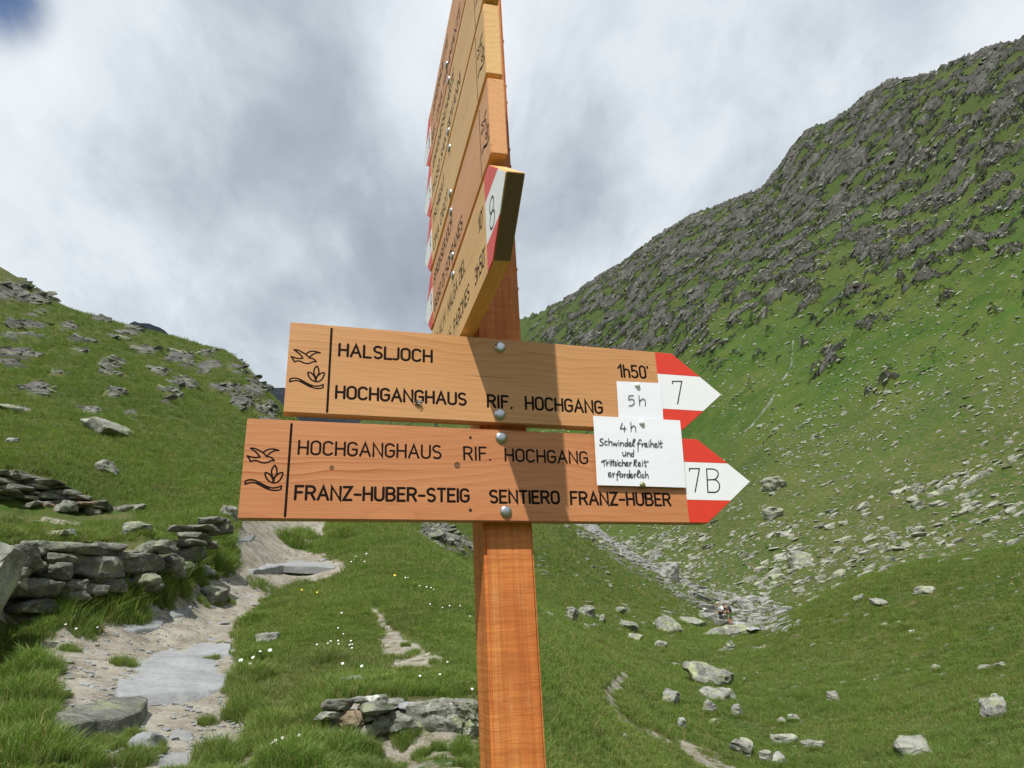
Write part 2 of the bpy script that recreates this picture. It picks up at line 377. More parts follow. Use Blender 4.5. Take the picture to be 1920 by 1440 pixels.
# ------------------------------------------------------------------ terrain
# survey points: picture position, distance from the camera, rockiness
CP = [
 # left foreground, path
 (0,1440,5.6,0),(150,1440,5.6,0),(300,1440,5.6,0),(450,1440,5.5,0),(0,1340,7.2,0),(250,1340,7.3,0),(430,1340,7.2,0),
 (50,1230,9.6,0),(250,1230,9.8,0),(430,1230,9.8,0),(150,1180,11.2,0),(300,1150,12.6,0),(420,1120,14.6,0),(520,1080,17.2,0),(560,1030,21,0),(600,985,26,0),(640,930,34,0),
 # left retaining wall base and its terrace
 (-60,1200,10.5,0),(20,1180,11.0,0),(150,1150,11.9,0),(280,1120,12.9,0),(390,1060,15.4,0),
 (-60,1030,11.1,0),(20,1025,11.6,0),(150,1018,12.6,0),(280,1014,13.6,0),(370,1010,15.9,0),(430,985,17.5,0),
 (-60,1014,12.9,0),(20,1010,13.3,0),(150,1005,14.2,0),(280,1002,15.2,0),(-60,1000,14.6,0),(20,997,15.1,0),(150,995,15.9,0),(280,992,16.5,0),
 (-60,985,16.5,0),(60,985,17.2,0),(200,985,17.8,0),(320,975,19,0),(460,950,22,0),
 # upper wall and the meadow above it
 (-60,965,18.8,0),(50,960,19,0),(150,975,19.0,0),(250,965,19.6,0),(-60,865,19.6,0),(50,880,20,0),(150,920,20.6,0),(240,940,21,0),
 (0,840,23,.1),(150,840,26,.1),(300,860,28,.1),(430,900,26,.1),(0,780,30,.3),(200,760,36,.3),(350,800,36,.3),(440,850,34,.2),
 (0,690,46,.5),(150,680,50,.4),(300,720,48,.45),(420,770,46,.4),(490,800,44,.4),
 (0,600,66,.4),(130,620,66,.35),(250,660,64,.4),(370,700,60,.5),(450,720,58,.6),(500,770,54,.7),
 (-80,470,92,.4),(0,503,92,.45),(60,540,88,.3),(110,568,86,.2),(170,590,84,.2),(240,612,80,.35),(320,633,76,.4),(400,655,70,.6),(430,664,68,.7),(455,690,65,.75),(480,720,62,.8),(510,755,58,.8),(535,790,54,.8),(580,840,48,.5),(620,900,40,.3),
 # grass slope between path and post
 (600,1440,5.2,0),(750,1440,5.0,0),(880,1440,5.0,0),(560,1340,6.9,0),(640,1402,5.95,0),(750,1412,5.95,0),(890,1412,5.9,0),(640,1306,6.55,0),(750,1300,6.6,0),(890,1296,6.65,0),(640,1285,7.3,0),(750,1280,7.4,0),(890,1275,7.5,0),(560,1230,9.2,0),(720,1220,9.2,0),(880,1210,9.4,0),
 (560,1140,13,0),(700,1130,13,0),(850,1140,12.4,0),(680,1050,18,0),(760,1040,18.5,0),(830,1080,16,0),(890,1115,14.5,0),(680,990,24,0),(730,985,25,0),(790,1035,20,0),(940,1160,13,0),
 # slope behind it
 (880,1075,40,.2),(860,1010,46,.7),(780,970,48,.6),(950,1090,42,0),(900,960,58,.4),
 # right of post
 (980,1440,6.0,0),(1060,1440,7.6,0),(1060,1340,9.5,0),(1060,1260,12.5,0),(1060,1200,18,0),(1060,1170,28,.1),
 (1180,1440,10.5,0),(1180,1360,14.5,0),(1180,1300,18.5,0),(1180,1250,25,0),(1180,1200,37,.1),(1180,1170,45,.1),
 (1320,1440,15,0),(1320,1360,19,0),(1320,1290,25,0),(1320,1230,35,0),(1320,1190,50,.1),(1320,1165,62,.3),
 (1060,1120,40,0),(1060,1060,52,0),(1040,1000,66,0),(1010,960,84,0),(1110,1100,52,0),(1180,1130,56,0),(1250,1150,58,0),
 (1110,1020,74,0),(1150,1048,74,0),(1200,1082,72,0),(1260,1112,70,0),(1310,1135,68,0),
 (1450,1440,17,0),(1600,1440,17,0),(1760,1440,16,0),(1920,1440,15,0),(1450,1360,21,0),(1600,1360,21,0),(1760,1360,20,0),(1920,1350,19,0),
 (1450,1290,27,0),(1600,1280,27,0),(1760,1280,25,0),(1920,1260,24,0),(1450,1230,35,0),(1600,1200,34,0),(1760,1190,32,0),(1920,1160,31,0),
 (1440,1190,41,0),(1500,1155,42,0),(1560,1125,42,0),(1640,1095,42,0),(1720,1076,42,0),(1800,1066,42,0),(1860,1052,42,0),(1920,1042,42,0),(2000,1030,42,0),
 # stream bed
 (1400,1175,66,.2),(1350,1150,70,.2),(1460,1170,72,.2),(1300,1110,88,.2),(1200,1050,125,.2),(1120,1000,165,.2),(1050,965,200,.2),
 # right mountain: foot, middle, crags
 (1520,1130,78,.05),(1600,1070,84,.1),(1700,1045,86,.15),(1800,1030,88,.15),(1920,1010,88,.15),
 (1450,1080,92,.08),(1350,1060,104,.08),(1250,1020,134,.08),(1170,960,185,.1),(1100,900,235,.15),
 (1450,950,122,.08),(1550,950,118,.1),(1700,930,112,.12),(1920,900,108,.12),
 (1350,880,165,.05),(1250,880,200,.1),(1450,800,168,.05),(1600,780,158,.1),(1750,760,146,.12),(1920,740,138,.12),
 (1350,760,215,.05),(1300,700,250,.35),(1450,660,230,.08),(1600,640,208,.2),(1750,600,194,.25),(1920,580,180,.2),
 (1250,640,300,.75),(1150,660,345,.7),(1070,720,350,.5),(1000,700,430,.4),(1300,580,310,.75),(1400,560,290,.62),(1500,520,285,.72),(1650,480,270,.62),(1800,440,255,.55),(1920,420,245,.5),
 (1180,560,400,.85),(1300,480,385,.85),(1420,440,365,.8),(1560,380,345,.9),(1700,340,325,.8),(1850,290,300,.75),(1920,250,300,.75),
 (975,603,640,.3),(1010,590,610,.35),(1050,575,580,.5),(1110,535,555,.75),(1180,490,530,.8),(1250,440,510,.8),(1310,410,500,.8),(1390,375,485,.8),(1440,355,480,.9),
 (1470,310,470,.95),(1505,255,465,.9),(1560,232,455,.75),(1620,185,445,.8),(1670,158,440,.8),(1720,150,432,.8),(1800,120,420,.8),(1870,92,410,.85),(1920,80,405,.85),(2000,40,400,.8),
 # head of the valley, behind the boards
 (930,625,760,.3),(850,680,820,.3),(760,740,860,.3),(680,790,880,.3),(600,850,880,.3),(540,860,900,.3),
 (950,800,420,.3),(850,850,420,.3),(700,900,380,.3),(600,920,300,.3),(960,900,230,.2),
]
SKY = [(-80,470,92),(0,503,92),(60,540,88),(170,590,84),(320,633,76),(430,664,68),(480,720,62),(535,790,54),
       (975,603,640),(1110,535,555),(1310,410,500),(1440,355,480),(1505,255,465),(1670,158,440),(1800,120,420),(1920,80,405),(2000,40,400),
       (930,625,760),(760,740,860),(600,850,880)]
pts = []
def s_of(px, py, r):
    d = ray(px, py); return math.atan2(d[0], d[1]), math.log(r), d[2] + CAMZ / r
for (px, py, r, k) in CP:
    a, l, s = s_of(px, py, r); pts.append((a, l, s, k))
for (px, py, r) in SKY:               # beyond each skyline the land falls away
    a, l, s = s_of(px, py, r)
    m = 1.9 if r < 120 else 1.45
    pts.append((a, l + math.log(m), s * (.50 if r < 120 else .68), .5))
    if r < 120: pts.append((a, l + math.log(5), s * .3, .4)); pts.append((a, l + math.log(11), s * .3, .4))
    else: pts.append((a, l + math.log(2.1), s * .5, .5))
for a in np.radians([-60, -45, -25, 0, 25, 45, 60]):
    pts.append((a, math.log(.5), .02, 0)); pts.append((a, math.log(1.4), .02, 0)); pts.append((a, math.log(3.0), .08 if a < .1 else .0, 0))
for ex, aa in ((-60, -62), (2000, 62)):     # carry the outermost columns outwards
    for (px, py, r, k) in list(CP):
        if (ex < 0 and px <= 0) or (ex > 0 and px >= 1900):
            _, l, s = s_of(px, py, r); pts.append((R(aa), l, s, k))
pts = np.array(pts)
# merge points that sit on top of each other
XS = 3.2
def tps_fit(P, v, lam=2e-4):
    n = len(P); d = np.linalg.norm(P[:, None] - P[None], axis=2); K = d * d * np.log(d + 1e-9) + lam * np.eye(n)
    Q = np.c_[np.ones(n), P]; A = np.block([[K, Q], [Q.T, np.zeros((3, 3))]])
    return np.linalg.lstsq(A, np.r_[v, np.zeros(3)], rcond=None)[0]
P2 = np.c_[pts[:, 0] * XS, pts[:, 1]]
cs = tps_fit(P2, pts[:, 2]); ck = tps_fit(P2, pts[:, 3], 5e-2)
def tps_eval(c, X):
    out = np.empty(len(X))
    for i in range(0, len(X), 20000):
        Y = X[i:i + 20000]; d2 = (Y[:, 0:1] - P2[None, :, 0]) ** 2 + (Y[:, 1:2] - P2[None, :, 1]) ** 2
        out[i:i + 20000] = (.5 * d2 * np.log(d2 + 1e-18)) @ c[:-3] + c[-3] + Y @ c[-2:]
    return out
azf = np.radians(np.arange(-50, 50.01, .1))
azc = np.radians(np.r_[np.arange(-180, -50, 3.25), np.degrees(azf), np.arange(53.25, 180.01, 3.25)])
lnr = np.r_[np.log([.3, .6, 1, 1.5, 2, 2.6, 3.2, 3.8, 4.4]), np.arange(math.log(4.8), math.log(1700), .0086)]
# coarse evaluation of the smooth surface, then bilinear refinement
azk = np.radians(np.linspace(-50, 50, 168)); lnk = np.linspace(lnr[0], lnr[-1], 420)
GA, GL = np.meshgrid(azk, lnk, indexing='ij')
Sg = tps_eval(cs, np.c_[GA.ravel() * XS, GL.ravel()]).reshape(GA.shape); Kg = tps_eval(ck, np.c_[GA.ravel() * XS, GL.ravel()]).reshape(GA.shape)
def bil(G, a, l, ak, lk):
    fa = np.clip((a - ak[0]) / (ak[1] - ak[0]), 0, len(ak) - 1.001); fl = np.clip((l - lk[0]) / (lk[1] - lk[0]), 0, len(lk) - 1.001)
    i, j = fa.astype(int), fl.astype(int); x, y = fa - i, fl - j
    return G[i, j] * (1 - x) * (1 - y) + G[i + 1, j] * x * (1 - y) + G[i, j + 1] * (1 - x) * y + G[i + 1, j + 1] * x * y
AZ, LR = np.meshgrid(azc, lnr, indexing='ij'); Rr = np.exp(LR)
azcl = np.clip(AZ, R(-50), R(50))
S = bil(Sg, azcl, LR, azk, lnk); K0 = bil(Kg, azcl, LR, azk, lnk)
back = sstep(R(62), R(150), np.abs(AZ)); S = S * (1 - back) + back * (.10 * sstep(20, 400, Rr)); K0 = K0 * (1 - back) + .3 * back
X = Rr * np.sin(AZ); Y = Rr * np.cos(AZ); Z = Rr * S
# relief
def to_px(x, y, z):
    c = np.stack([x, y, z - CAMZ], -1) @ M        # world -> camera (M is orthonormal)
    w = np.where(c[..., 2] > 1e-3, c[..., 2], 1e-3)
    return 960 + FPX * c[..., 0] / w, 720 - FPX * c[..., 1] / w
def poly_sd(px, py, poly):
    """signed distance (inside positive) in picture pixels, used once to lay the path out on the ground"""
    d = np.full(px.shape, 1e9); ins = np.zeros(px.shape, bool); n = len(poly)
    for i in range(n):
        (x0, y0), (x1, y1) = poly[i], poly[(i + 1) % n]; ex, ey = x1 - x0, y1 - y0
        t = np.clip(((px - x0) * ex + (py - y0) * ey) / (ex * ex + ey * ey + 1e-9), 0, 1)
        d = np.minimum(d, np.hypot(px - x0 - t * ex, py - y0 - t * ey))
        c = ((y0 > py) != (y1 > py)) & (px < (x1 - x0) * (py - y0) / (y1 - y0 + 1e-9) + x0); ins ^= c
    return np.where(ins, d, -d)
U1 = fbm(X / .55, Y / .55, o=3); U2 = fbm(X / 2.4, Y / 2.4, o=3); U3 = fbm(X / 11, Y / 11, o=4); U4 = fbm(X / 55, Y / 55, o=5)
Z0 = Z.copy()
Z = Z + .045 * U1 * sstep(2, 6, Rr) * (1 - .8 * sstep(25, 60, Rr)) + .10 * U2 * sstep(6, 30, Rr) + .22 * U3 * sstep(12, 30, Rr) * (AZ > -.1) + .40 * U3 * sstep(30, 70, Rr) + 3.0 * U4 * sstep(130, 330, Rr)
OUT = [  # outcrops of the left hill: picture position, half sizes in pixels
 (40,620,75,26),(60,590,40,14),(30,668,55,32),(20,545,55,22),(70,560,60,14),(205,690,45,26),(125,615,30,12),(190,600,26,9),(230,625,45,13),(150,660,28,9),
 (330,735,48,28),(215,740,30,12),(345,680,45,22),(390,690,40,26),(395,665,35,12),(440,700,26,30),(475,735,26,34),(450,760,30,22),(500,775,26,20),(360,640,26,8),
 (175,770,34,12),(70,735,40,11),(240,778,30,10),(250,790,28,10),(190,800,70,16),(30,770,40,10),(25,875,60,14),(420,735,40,16),(300,700,22,10),(110,700,30,9),(270,655,34,10),(500,800,30,18),(150,640,40,8)]
px0, py0 = to_px(X, Y, Z0)
OC = np.zeros_like(X)
hillm = (Rr > 21) & (Rr < 105) & (AZ < R(-14))
for (cx, cy, a, b) in OUT:
    q = ((px0 - cx) / a) ** 2 + ((py0 - cy) / b) ** 2
    OC = np.maximum(OC, np.where(hillm, np.exp(-q * .75), 0))
LR_ = [(825,1010,60,34),(870,1030,40,30)]
mid = (Rr > 32) & (Rr < 62) & (np.abs(AZ) < R(12))
for (cx, cy, a, b) in LR_:
    OC = np.maximum(OC, np.where(mid, np.exp(-(((px0 - cx) / a) ** 2 + ((py0 - cy) / b) ** 2) * .7), 0))
far = sstep(110, 200, Rr)
xr, yr = X * .83 + Y * .56, -X * .56 + Y * .83
C1 = fbm(xr / 24 + .5 * U3, yr / 9 + Z0 / 22, Z0 / 9, o=4)
ta = .64 * X + .10 * Y + .76 * Z0; tb = .76 * X - .64 * Z0
C2 = fbm(ta / 26, tb / 7, Y / 9, o=4, ridged=True)
C3 = fbm(ta / 7, tb / 1.9, Y / 2.6, o=3, ridged=True)
OC = OC * (.72 + .55 * fbm(X / 3.5 + 9, Y / 3.5, o=3)) + .10 * fbm(X / 1.1, Y / 1.1, o=2)
rock = np.where(far > .5, K0 * .60 - .07 + 1.30 * C1 + .22 * C2 * sstep(.2, .6, K0), np.maximum(np.where(Rr < 105, (OC - .40) * 1.6 + .30 * C2 + .25 * C3 - .08, 0), (K0 - .25) * .6 + .5 * C1 * sstep(60, 140, Rr)))
rock = rock * sstep(20, 34, Rr)
rk = sstep(.34, .62, rock)
Z = Z + rk * (1 - far) * (.25 * np.clip(C2, -.4, 1) + .34 * C3 + .22 * C1 + .12) * sstep(22, 45, Rr)
Z = Z + rk * far * (5.0 * np.clip(C2, -.3, 1) + 1.9 * C3 + 3.0 * C1)
push = rk * (far * 3.5 * C3 + (1 - far) * .55 * C3)      # broken faces, not just bumps
X = X + push * np.sin(AZ); Y = Y + push * np.cos(AZ)
RIL = fbm(tb / 20, Y / 46 + ta / 130, o=4)
Z = Z + 2.2 * RIL * sstep(85, 150, Rr)
# stone-step roughness on grassy far slopes
Z = Z + (1 - rk) * far * (.9 * C3 + .8 * C2 * np.clip(K0 * 3, 0, 1))
# earth bank at the foot of the left wall
PATH = [(130,1445),(150,1400),(95,1372),(102,1320),(95,1250),(60,1205),(100,1180),(200,1162),(255,1150),(250,1132),(330,1118),(360,1098),(430,1078),(452,1055),(440,1010),(450,975),(560,960),(620,960),(602,1010),(572,1030),(648,1052),(645,1075),(592,1090),(500,1120),(468,1150),(440,1190),(446,1240),(428,1290),(440,1330),(492,1380),(482,1445)]
DIRT = [(PATH, 40), ([(680,1130),(725,1148),(765,1200),(845,1235),(832,1268),(760,1254),(708,1238),(714,1190)], 40), ([(690,1420),(790,1400),(895,1405),(895,1480),(690,1480)], 40),
        ([(1160,1256),(1186,1262),(1158,1298),(1160,1330),(1185,1352),(1240,1374),(1310,1396),(1400,1445),(1320,1450),(1270,1404),(1205,1380),(1150,1350),(1130,1322),(1124,1294)], 40), ([(1105,1368),(1135,1372),(1146,1390),(1115,1385)], 40),
        ([(608,1312),(900,1304),(900,1440),(700,1440),(690,1400),(612,1385)], 8), ([(-60,1035),(20,1030),(280,1022),(440,990),(420,1080),(240,1120),(150,1150),(-60,1180)], 15), ([(470,1070),(540,1090),(560,1100),(480,1098)], 40), ([(0,960),(200,988),(250,975),(255,990),(100,1000)], 30), ([(1195,1246),(1330,1234),(1440,1204),(1442,1209),(1330,1240),(1200,1252)], 70)]
px1, py1 = to_px(X, Y, Z)
dirt = np.zeros_like(X)
for kd, (poly, rm) in enumerate(DIRT):
    sd = poly_sd(px1, py1, poly); dirt = np.maximum(dirt, np.where((Rr < rm) & (Rr > 2), np.clip((.5 if kd == 0 or kd > 9 else .34) + sd / 26 + (0 if kd == 0 else .5) * U1, 0, 1 if kd == 0 else .56), 0))
GRAV = [([(1040,975),(1105,975),(1135,1005),(1185,1040),(1250,1078),(1340,1118),(1440,1128),(1502,1165),(1475,1190),(1400,1188),(1330,1162),(1318,1140),(1260,1112),(1160,1060),(1100,1012)], 60, 260, 10),
        ([(1486,622),(1491,622),(1487,690),(1443,764),(1382,838),(1379,836),(1438,760),(1482,688)], 100, 300, 4), ([(1060,598),(1068,598),(1104,632),(1100,640)], 200, 700, 4),
        ([(1190,985),(1200,975),(1110,1050),(1100,1040)], 90, 300, 6), ([(1240,1000),(1262,1000),(1232,1058),(1216,1050)], 90, 300, 6)]
GN_ = fbm(X / 5, Y / 5, o=3); grav = np.zeros_like(X)
for poly, r0, r1, sft in GRAV:
    sd = poly_sd(px1, py1, poly); grav = np.maximum(grav, np.where((Rr > r0) & (Rr < r1), np.clip((.5 if sft > 9 else .40) + sd / (2 * sft), 0, .60 if sft < 9 else .8) * (1 if sft > 9 else .82 + .5 * GN_), 0))
lush = np.zeros_like(X)
for (cx, cy, a, b, v) in [(1900,590,90,60,1),(1740,690,60,70,.8),(1640,850,130,30,.6),(1590,910,60,30,.6),(1560,740,160,26,.4),(1380,660,80,26,.8),(1640,390,90,20,.6),(1500,1270,160,40,.5),(1560,1400,110,40,.7),(1260,720,30,10,.5),(1880,450,90,60,.4),(230,560,120,60,.15),(90,800,90,30,.4)]:
    t = np.where(cx > 1000, 1, .3); q = ((px1 - cx) / a) ** 2 + ((py1 - cy + t * .5 * (px1 - cx)) / b) ** 2
    lush = np.maximum(lush, v * np.exp(-q) * (.6 + .8 * U3 + .5 * U4))
Z = Z + np.clip(grav, 0, 1) * (.8 * C3 + .7 * fbm(X / 1.3, Y / 1.3, o=3, ridged=True)) * sstep(50, 80, Rr)
Z = Z - .05 * sstep(.3, .8, dirt) * (Rr < 40)           # the path is trodden in
# where each vertex of the near ground lets grass grow, kept for the scatter
nA, nL = AZ.shape
V = np.stack([X, Y, Z], -1).reshape(-1, 3)
idx = np.arange(nA * nL).reshape(nA, nL)
F = np.stack([idx[:-1, :-1], idx[1:, :-1], idx[1:, 1:], idx[:-1, 1:]], -1).reshape(-1, 4)
# close the circle behind the camera and the hub at the feet
F = np.vstack([F, np.stack([idx[-1, :-1], idx[0, :-1], idx[0, 1:], idx[-1, 1:]], -1)])
gm = np_mesh('ground', V, F[:, ::-1].copy(), MAT_GROUND, True)
hub = bmesh.new(); hub.free()
for nm, arr in (('rock', rock), ('dirt', dirt), ('lush', np.clip(lush, 0, 1)), ('gravel', grav), ('far', far), ('crag', sstep(28, 42, Rr))):
    at = gm.attributes.new(nm, 'FLOAT', 'POINT'); at.data.foreach_set('value', arr.astype(np.float32).ravel())
ground = props(link('ground', gm), kind='structure')
hubm = mesh('ground_hub', [(0, 0, float(Z[0, 0]) - .004)] + [tuple(V[idx[i, 0]]) for i in range(0, nA, 9)], [(0, 1 + i, 1 + (i + 1) % len(range(0, nA, 9))) for i in range(len(range(0, nA, 9)))], MAT_GROUND)
hubo = link('ground_patch', hubm, ground)

# look-ups on the finished ground
i0 = int(np.argmin(np.abs(azc - R(-50)))); i1 = i0 + len(azf)
Zf, Xf, Yf = Z[i0:i1], X[i0:i1], Y[i0:i1]; Df, Kf = dirt[i0:i1], rk[i0:i1]; Gf = grav[i0:i1]
jn = 9                                           # first regular ring
Ef = (Zf - CAMZ) / np.hypot(Xf, Yf)
def hit(px, py, rmin=2.0, rmax=1e9):
    """first point of the ground along the line of sight"""
    d = ray(px, py); a = math.atan2(d[0], d[1]); fi = (a - azf[0]) / R(.1); i = int(np.clip(fi, 0, len(azf) - 2)); t = fi - i
    E = Ef[i] * (1 - t) + Ef[i + 1] * t
    ok = np.nonzero((E >= d[2]) & (lnr > math.log(rmin)))[0]
    if not len(ok): return None
    j = ok[0]
    if math.exp(lnr[j]) > rmax: return None
    e0, e1 = E[j - 1], E[j]; u = 0 if abs(e1 - e0) < 1e-9 else np.clip((d[2] - e0) / (e1 - e0), 0, 1)
    r = math.exp(lnr[j - 1] + (lnr[j] - lnr[j - 1]) * u) if j > 0 else math.exp(lnr[j])
    return Vector((d[0] * r, d[1] * r, CAMZ + d[2] * r))
def ground_z(x, y):
    a = math.atan2(x, y); l = math.log(math.hypot(x, y)); i = int(np.clip((a - azf[0]) / R(.1), 0, len(azf) - 2))
    j = int(np.clip(np.searchsorted(lnr, l), 1, len(lnr) - 1)); t = np.clip((l - lnr[j - 1]) / (lnr[j] - lnr[j - 1]), 0, 1); s = (a - azf[0]) / R(.1) - i; s = np.clip(s, 0, 1)
    f = lambda q: Zf[q, j - 1] * (1 - t) + Zf[q, j] * t
    return float(f(i) * (1 - s) + f(i + 1) * s)
def ground_n(x, y, h=.3):
    zx = (ground_z(x + h, y) - ground_z(x - h, y)) / (2 * h); zy = (ground_z(x, y + h) - ground_z(x, y - h)) / (2 * h)
    return Vector((-zx, -zy, 1)).normalized()
def at_r(px, py, r):
    d = ray(px, py); return Vector((d[0] * r, d[1] * r, CAMZ + d[2] * r))

# far mountains seen through the gap of the valley
def far_mountain(name, ridge, r, label):
    m, nt, N, L, bs = new_mat(name + '_forest_painted_shade'); g = NG(nt); P = g.pos()
    c = g.ramp(g.noise(P, .012, 8, .7), [(.35, (.016, .020, .026)), (.55, (.026, .032, .040)), (.7, (.040, .046, .054))])  # conifer slope with cloud shadow and blue haze put into its dark colour
    L.new(c, bs.inputs['Base Color']); bs.inputs['Roughness'].default_value = 1; bs.inputs['Specular IOR Level'].default_value = 0
    xs = [p[0] for p in ridge]; ys = [p[1] for p in ridge]; n = 90; vs = []; fs = []
    rows = 14
    for i in range(n):
        px = xs[0] + (xs[-1] - xs[0]) * i / (n - 1); py = float(np.interp(px, xs, ys)); d = ray(px, py); top = CAMZ + d[2] * r
        for k in range(rows):
            t = k / (rows - 1); rr = r * (1.25 - .55 * t) if k else r * 1.3
            h = (top * (1 - .9 * abs(rr / r - 1) / .3)) + 16 * float(gnoise(np.array([i * .35]), np.array([k * .5 + 3.]))[0]) * (0 if k == 0 else 1)
            vs.append((d[0] * rr, d[1] * rr, h if k not in (rows - 1,) else -60))
    for i in range(n - 1):
        for k in range(rows - 1): fs.append((i * rows + k, i * rows + k + 1, (i + 1) * rows + k + 1, (i + 1) * rows + k))
    return props(link(name, mesh(name, vs, fs, m, True)), kind='structure')
far_mountain('hill', [(150,720),(200,650),(250,598),(285,606),(325,627),(360,650),(400,690),(450,702),(488,712),(515,722),(532,724),(560,735),(620,750),(800,760),(980,780)], 2600, '')

# ------------------------------------------------------------------ stones
def hull_rock(n, dims, seed, sub=0, noise=.0):
    """angular stone: convex hull of scattered points, long axis X, flat in Z"""
    q = random.Random(seed); bm = bmesh.new()
    for i in range(n):
        v = Vector((q.uniform(-1, 1), q.uniform(-1, 1), q.uniform(-1, 1)))
        m = max(abs(v.x), abs(v.y) * 1.0, abs(v.z)); v = v / m * q.uniform(.72, 1.0) if m > 0 else v
        v = v * (1 - .22 * (v.length - 1))
        bm.verts.new((v.x * dims[0] / 2, v.y * dims[1] / 2, v.z * dims[2] / 2))
    r = bmesh.ops.convex_hull(bm, input=bm.verts)
    bmesh.ops.delete(bm, geom=[e for e in r['geom_interior'] if isinstance(e, bmesh.types.BMVert)], context='VERTS')
    loose = [v for v in bm.verts if not v.link_faces]
    if loose: bmesh.ops.delete(bm, geom=loose, context='VERTS')
    bmesh.ops.dissolve_limit(bm, angle_limit=R(14), verts=bm.verts, edges=bm.edges)
    if sub:
        mn = min(dims)
        bmesh.ops.triangulate(bm, faces=bm.faces)
        for _ in range(4):
            le = [e for e in bm.edges if e.calc_length() > mn * .17]
            if not le: break
            bmesh.ops.subdivide_edges(bm, edges=le, cuts=1); bmesh.ops.triangulate(bm, faces=[f for f in bm.faces if len(f.verts) > 3])
        for _ in range(1): bmesh.ops.smooth_vert(bm, verts=bm.verts, factor=.5, use_axis_x=True, use_axis_y=True, use_axis_z=True)
        bm.normal_update()
        P = np.array([v.co for v in bm.verts]); s = 2.4 / max(dims[1], .01)
        d = gnoise(P[:, 0] * s + seed, P[:, 1] * s, P[:, 2] * s * 2.2) * .09 + gnoise(P[:, 0] * s * 2.7 + seed, P[:, 1] * s * 2.7, P[:, 2] * s * 6) * .055
        for v, k in zip(bm.verts, d): v.co += v.normal * float(k) * mn
    bm.normal_update()
    return bm
def place_rot(normal, yaw):
    q = normal.to_track_quat('Z', 'Y').to_matrix().to_4x4(); return q @ Matrix.Rotation(yaw, 4, 'Z')
_rk = [0]
def stone_obj(name, loc, dims, mat, parent=None, normal=Vector((0, 0, 1)), yaw=0., n=16, sub=2, label=None, cat=None, group=None):
    _rk[0] += 1
    me = bm_mesh(name, hull_rock(n, dims, _rk[0] * 13 + 5, sub), mat, False)
    me.shade_smooth()
    if sub == 0: me.shade_flat()
    else:
        try: me.set_sharp_from_angle(angle=R(30))
        except Exception: pass
    o = link(name, me, None)
    o.matrix_world = Matrix.Translation(loc) @ place_rot(normal, yaw)
    if parent is not None:
        o.parent = parent; o.matrix_parent_inverse = Matrix.Identity(4); o.location = Vector(loc) - parent.location
    props(o, label, cat, group); return o
def view_yaw(p):       # yaw that lays a stone's long axis across the line of sight
    return -math.atan2(p[0], p[1])

# --- dry stone walls: (crop scale, origin, distance as a function of picture x), stones as (cx, cy, w, h, material)
def wall(name, label, scale, org, rfun, stones, depth, cat='stone wall', extra_tilt=0.):
    pts_ = [at_r(org[0] + s[0] / scale, org[1] + s[1] / scale, rfun(org[0] + s[0] / scale)) for s in stones]
    base = sum(pts_, Vector()) / len(pts_); base.z = min(p.z for p in pts_)
    e = empty(name, base); props(e, label, cat)
    for s, p in zip(stones, pts_):
        r = math.hypot(p.x, p.y); k = r / FPX / scale * 1.08; w, h = s[2] * k * 1.06, s[3] * k * .90
        dims = (w * 1.12, depth * rnd.uniform(.8, 1.1), h * 1.12)
        m = s[4] if len(s) > 4 else ROCK_W
        dd = Vector((p.x, p.y, 0)).normalized()
        o = stone_obj('stone', p + dd * depth * .34, dims, m, e, Vector((rnd.uniform(-.06, .06), rnd.uniform(-.06, .06), 1)).normalized(), view_yaw(p) + rnd.uniform(-.12, .12) + extra_tilt, n=26, sub=2)
    return e
wl = lambda x: float(np.interp(x, [-60, 20, 150, 280, 360, 440], [10.45, 10.8, 11.55, 12.45, 13.8, 15.7]))
wall('dry_stone_wall', 'curved dry stone wall of large rounded blocks along the left of the dirt path', 4, (0, 840), wl, [
 (-60,850,200,170),(110,805,270,165),(270,745,140,110),(480,735,390,95),(800,742,260,60),(820,795,270,75),(1150,745,340,105),(1390,705,210,50),
 (400,825,190,95),(100,935,180,115),(235,895,110,70),(390,930,285,120),(690,885,355,170),(1030,860,285,160),(1245,860,190,140),(1425,790,150,135),
 (215,1055,310,130),(470,1030,230,110),(650,1060,150,80),(770,1020,240,120),(1040,975,340,115),(1290,930,180,100),(240,1185,320,110),(20,1010,150,90),(1370,890,120,80),(-80,1000,180,150),(1130,1030,160,70),(520,1110,220,80),
 (1490,600,220,55),(1480,658,180,60),(1640,590,150,110),(1350,592,130,40),(1600,530,150,50),(1560,720,120,60)], .55)
wu = lambda x: float(np.interp(x, [-60, 50, 150, 250], [19.0, 19.3, 19.4, 19.9]))
st = []
for row in range(8):
    y = 185 + row * 36; x = -140 + rnd.uniform(-60, 60)
    while x < 760:
        w = rnd.uniform(150, 300); top = 140 + max(0, x + w / 2) * .30
        if y > top and y < 440 + .05 * x: st.append((x + w / 2, y + rnd.uniform(-5, 5), w, rnd.uniform(34, 46), ROCK_W if rnd.random() < .8 else ROCK_B))
        x += w * .97
st += [(450,452,280,95,ROCK_A),(570,412,140,45),(730,425,180,55),(690,482,180,65),(925,490,160,130),(1025,452,80,85,ROCK_L),(200,430,260,60),(330,480,140,60)]
wall('dry_stone_wall', 'low dry stone wall of thin stacked slabs on the far left above the grass terrace', 4, (0, 840), wu, st, .7)
wn = lambda x: float(np.interp(x, [600, 900], [6.12, 6.05]))
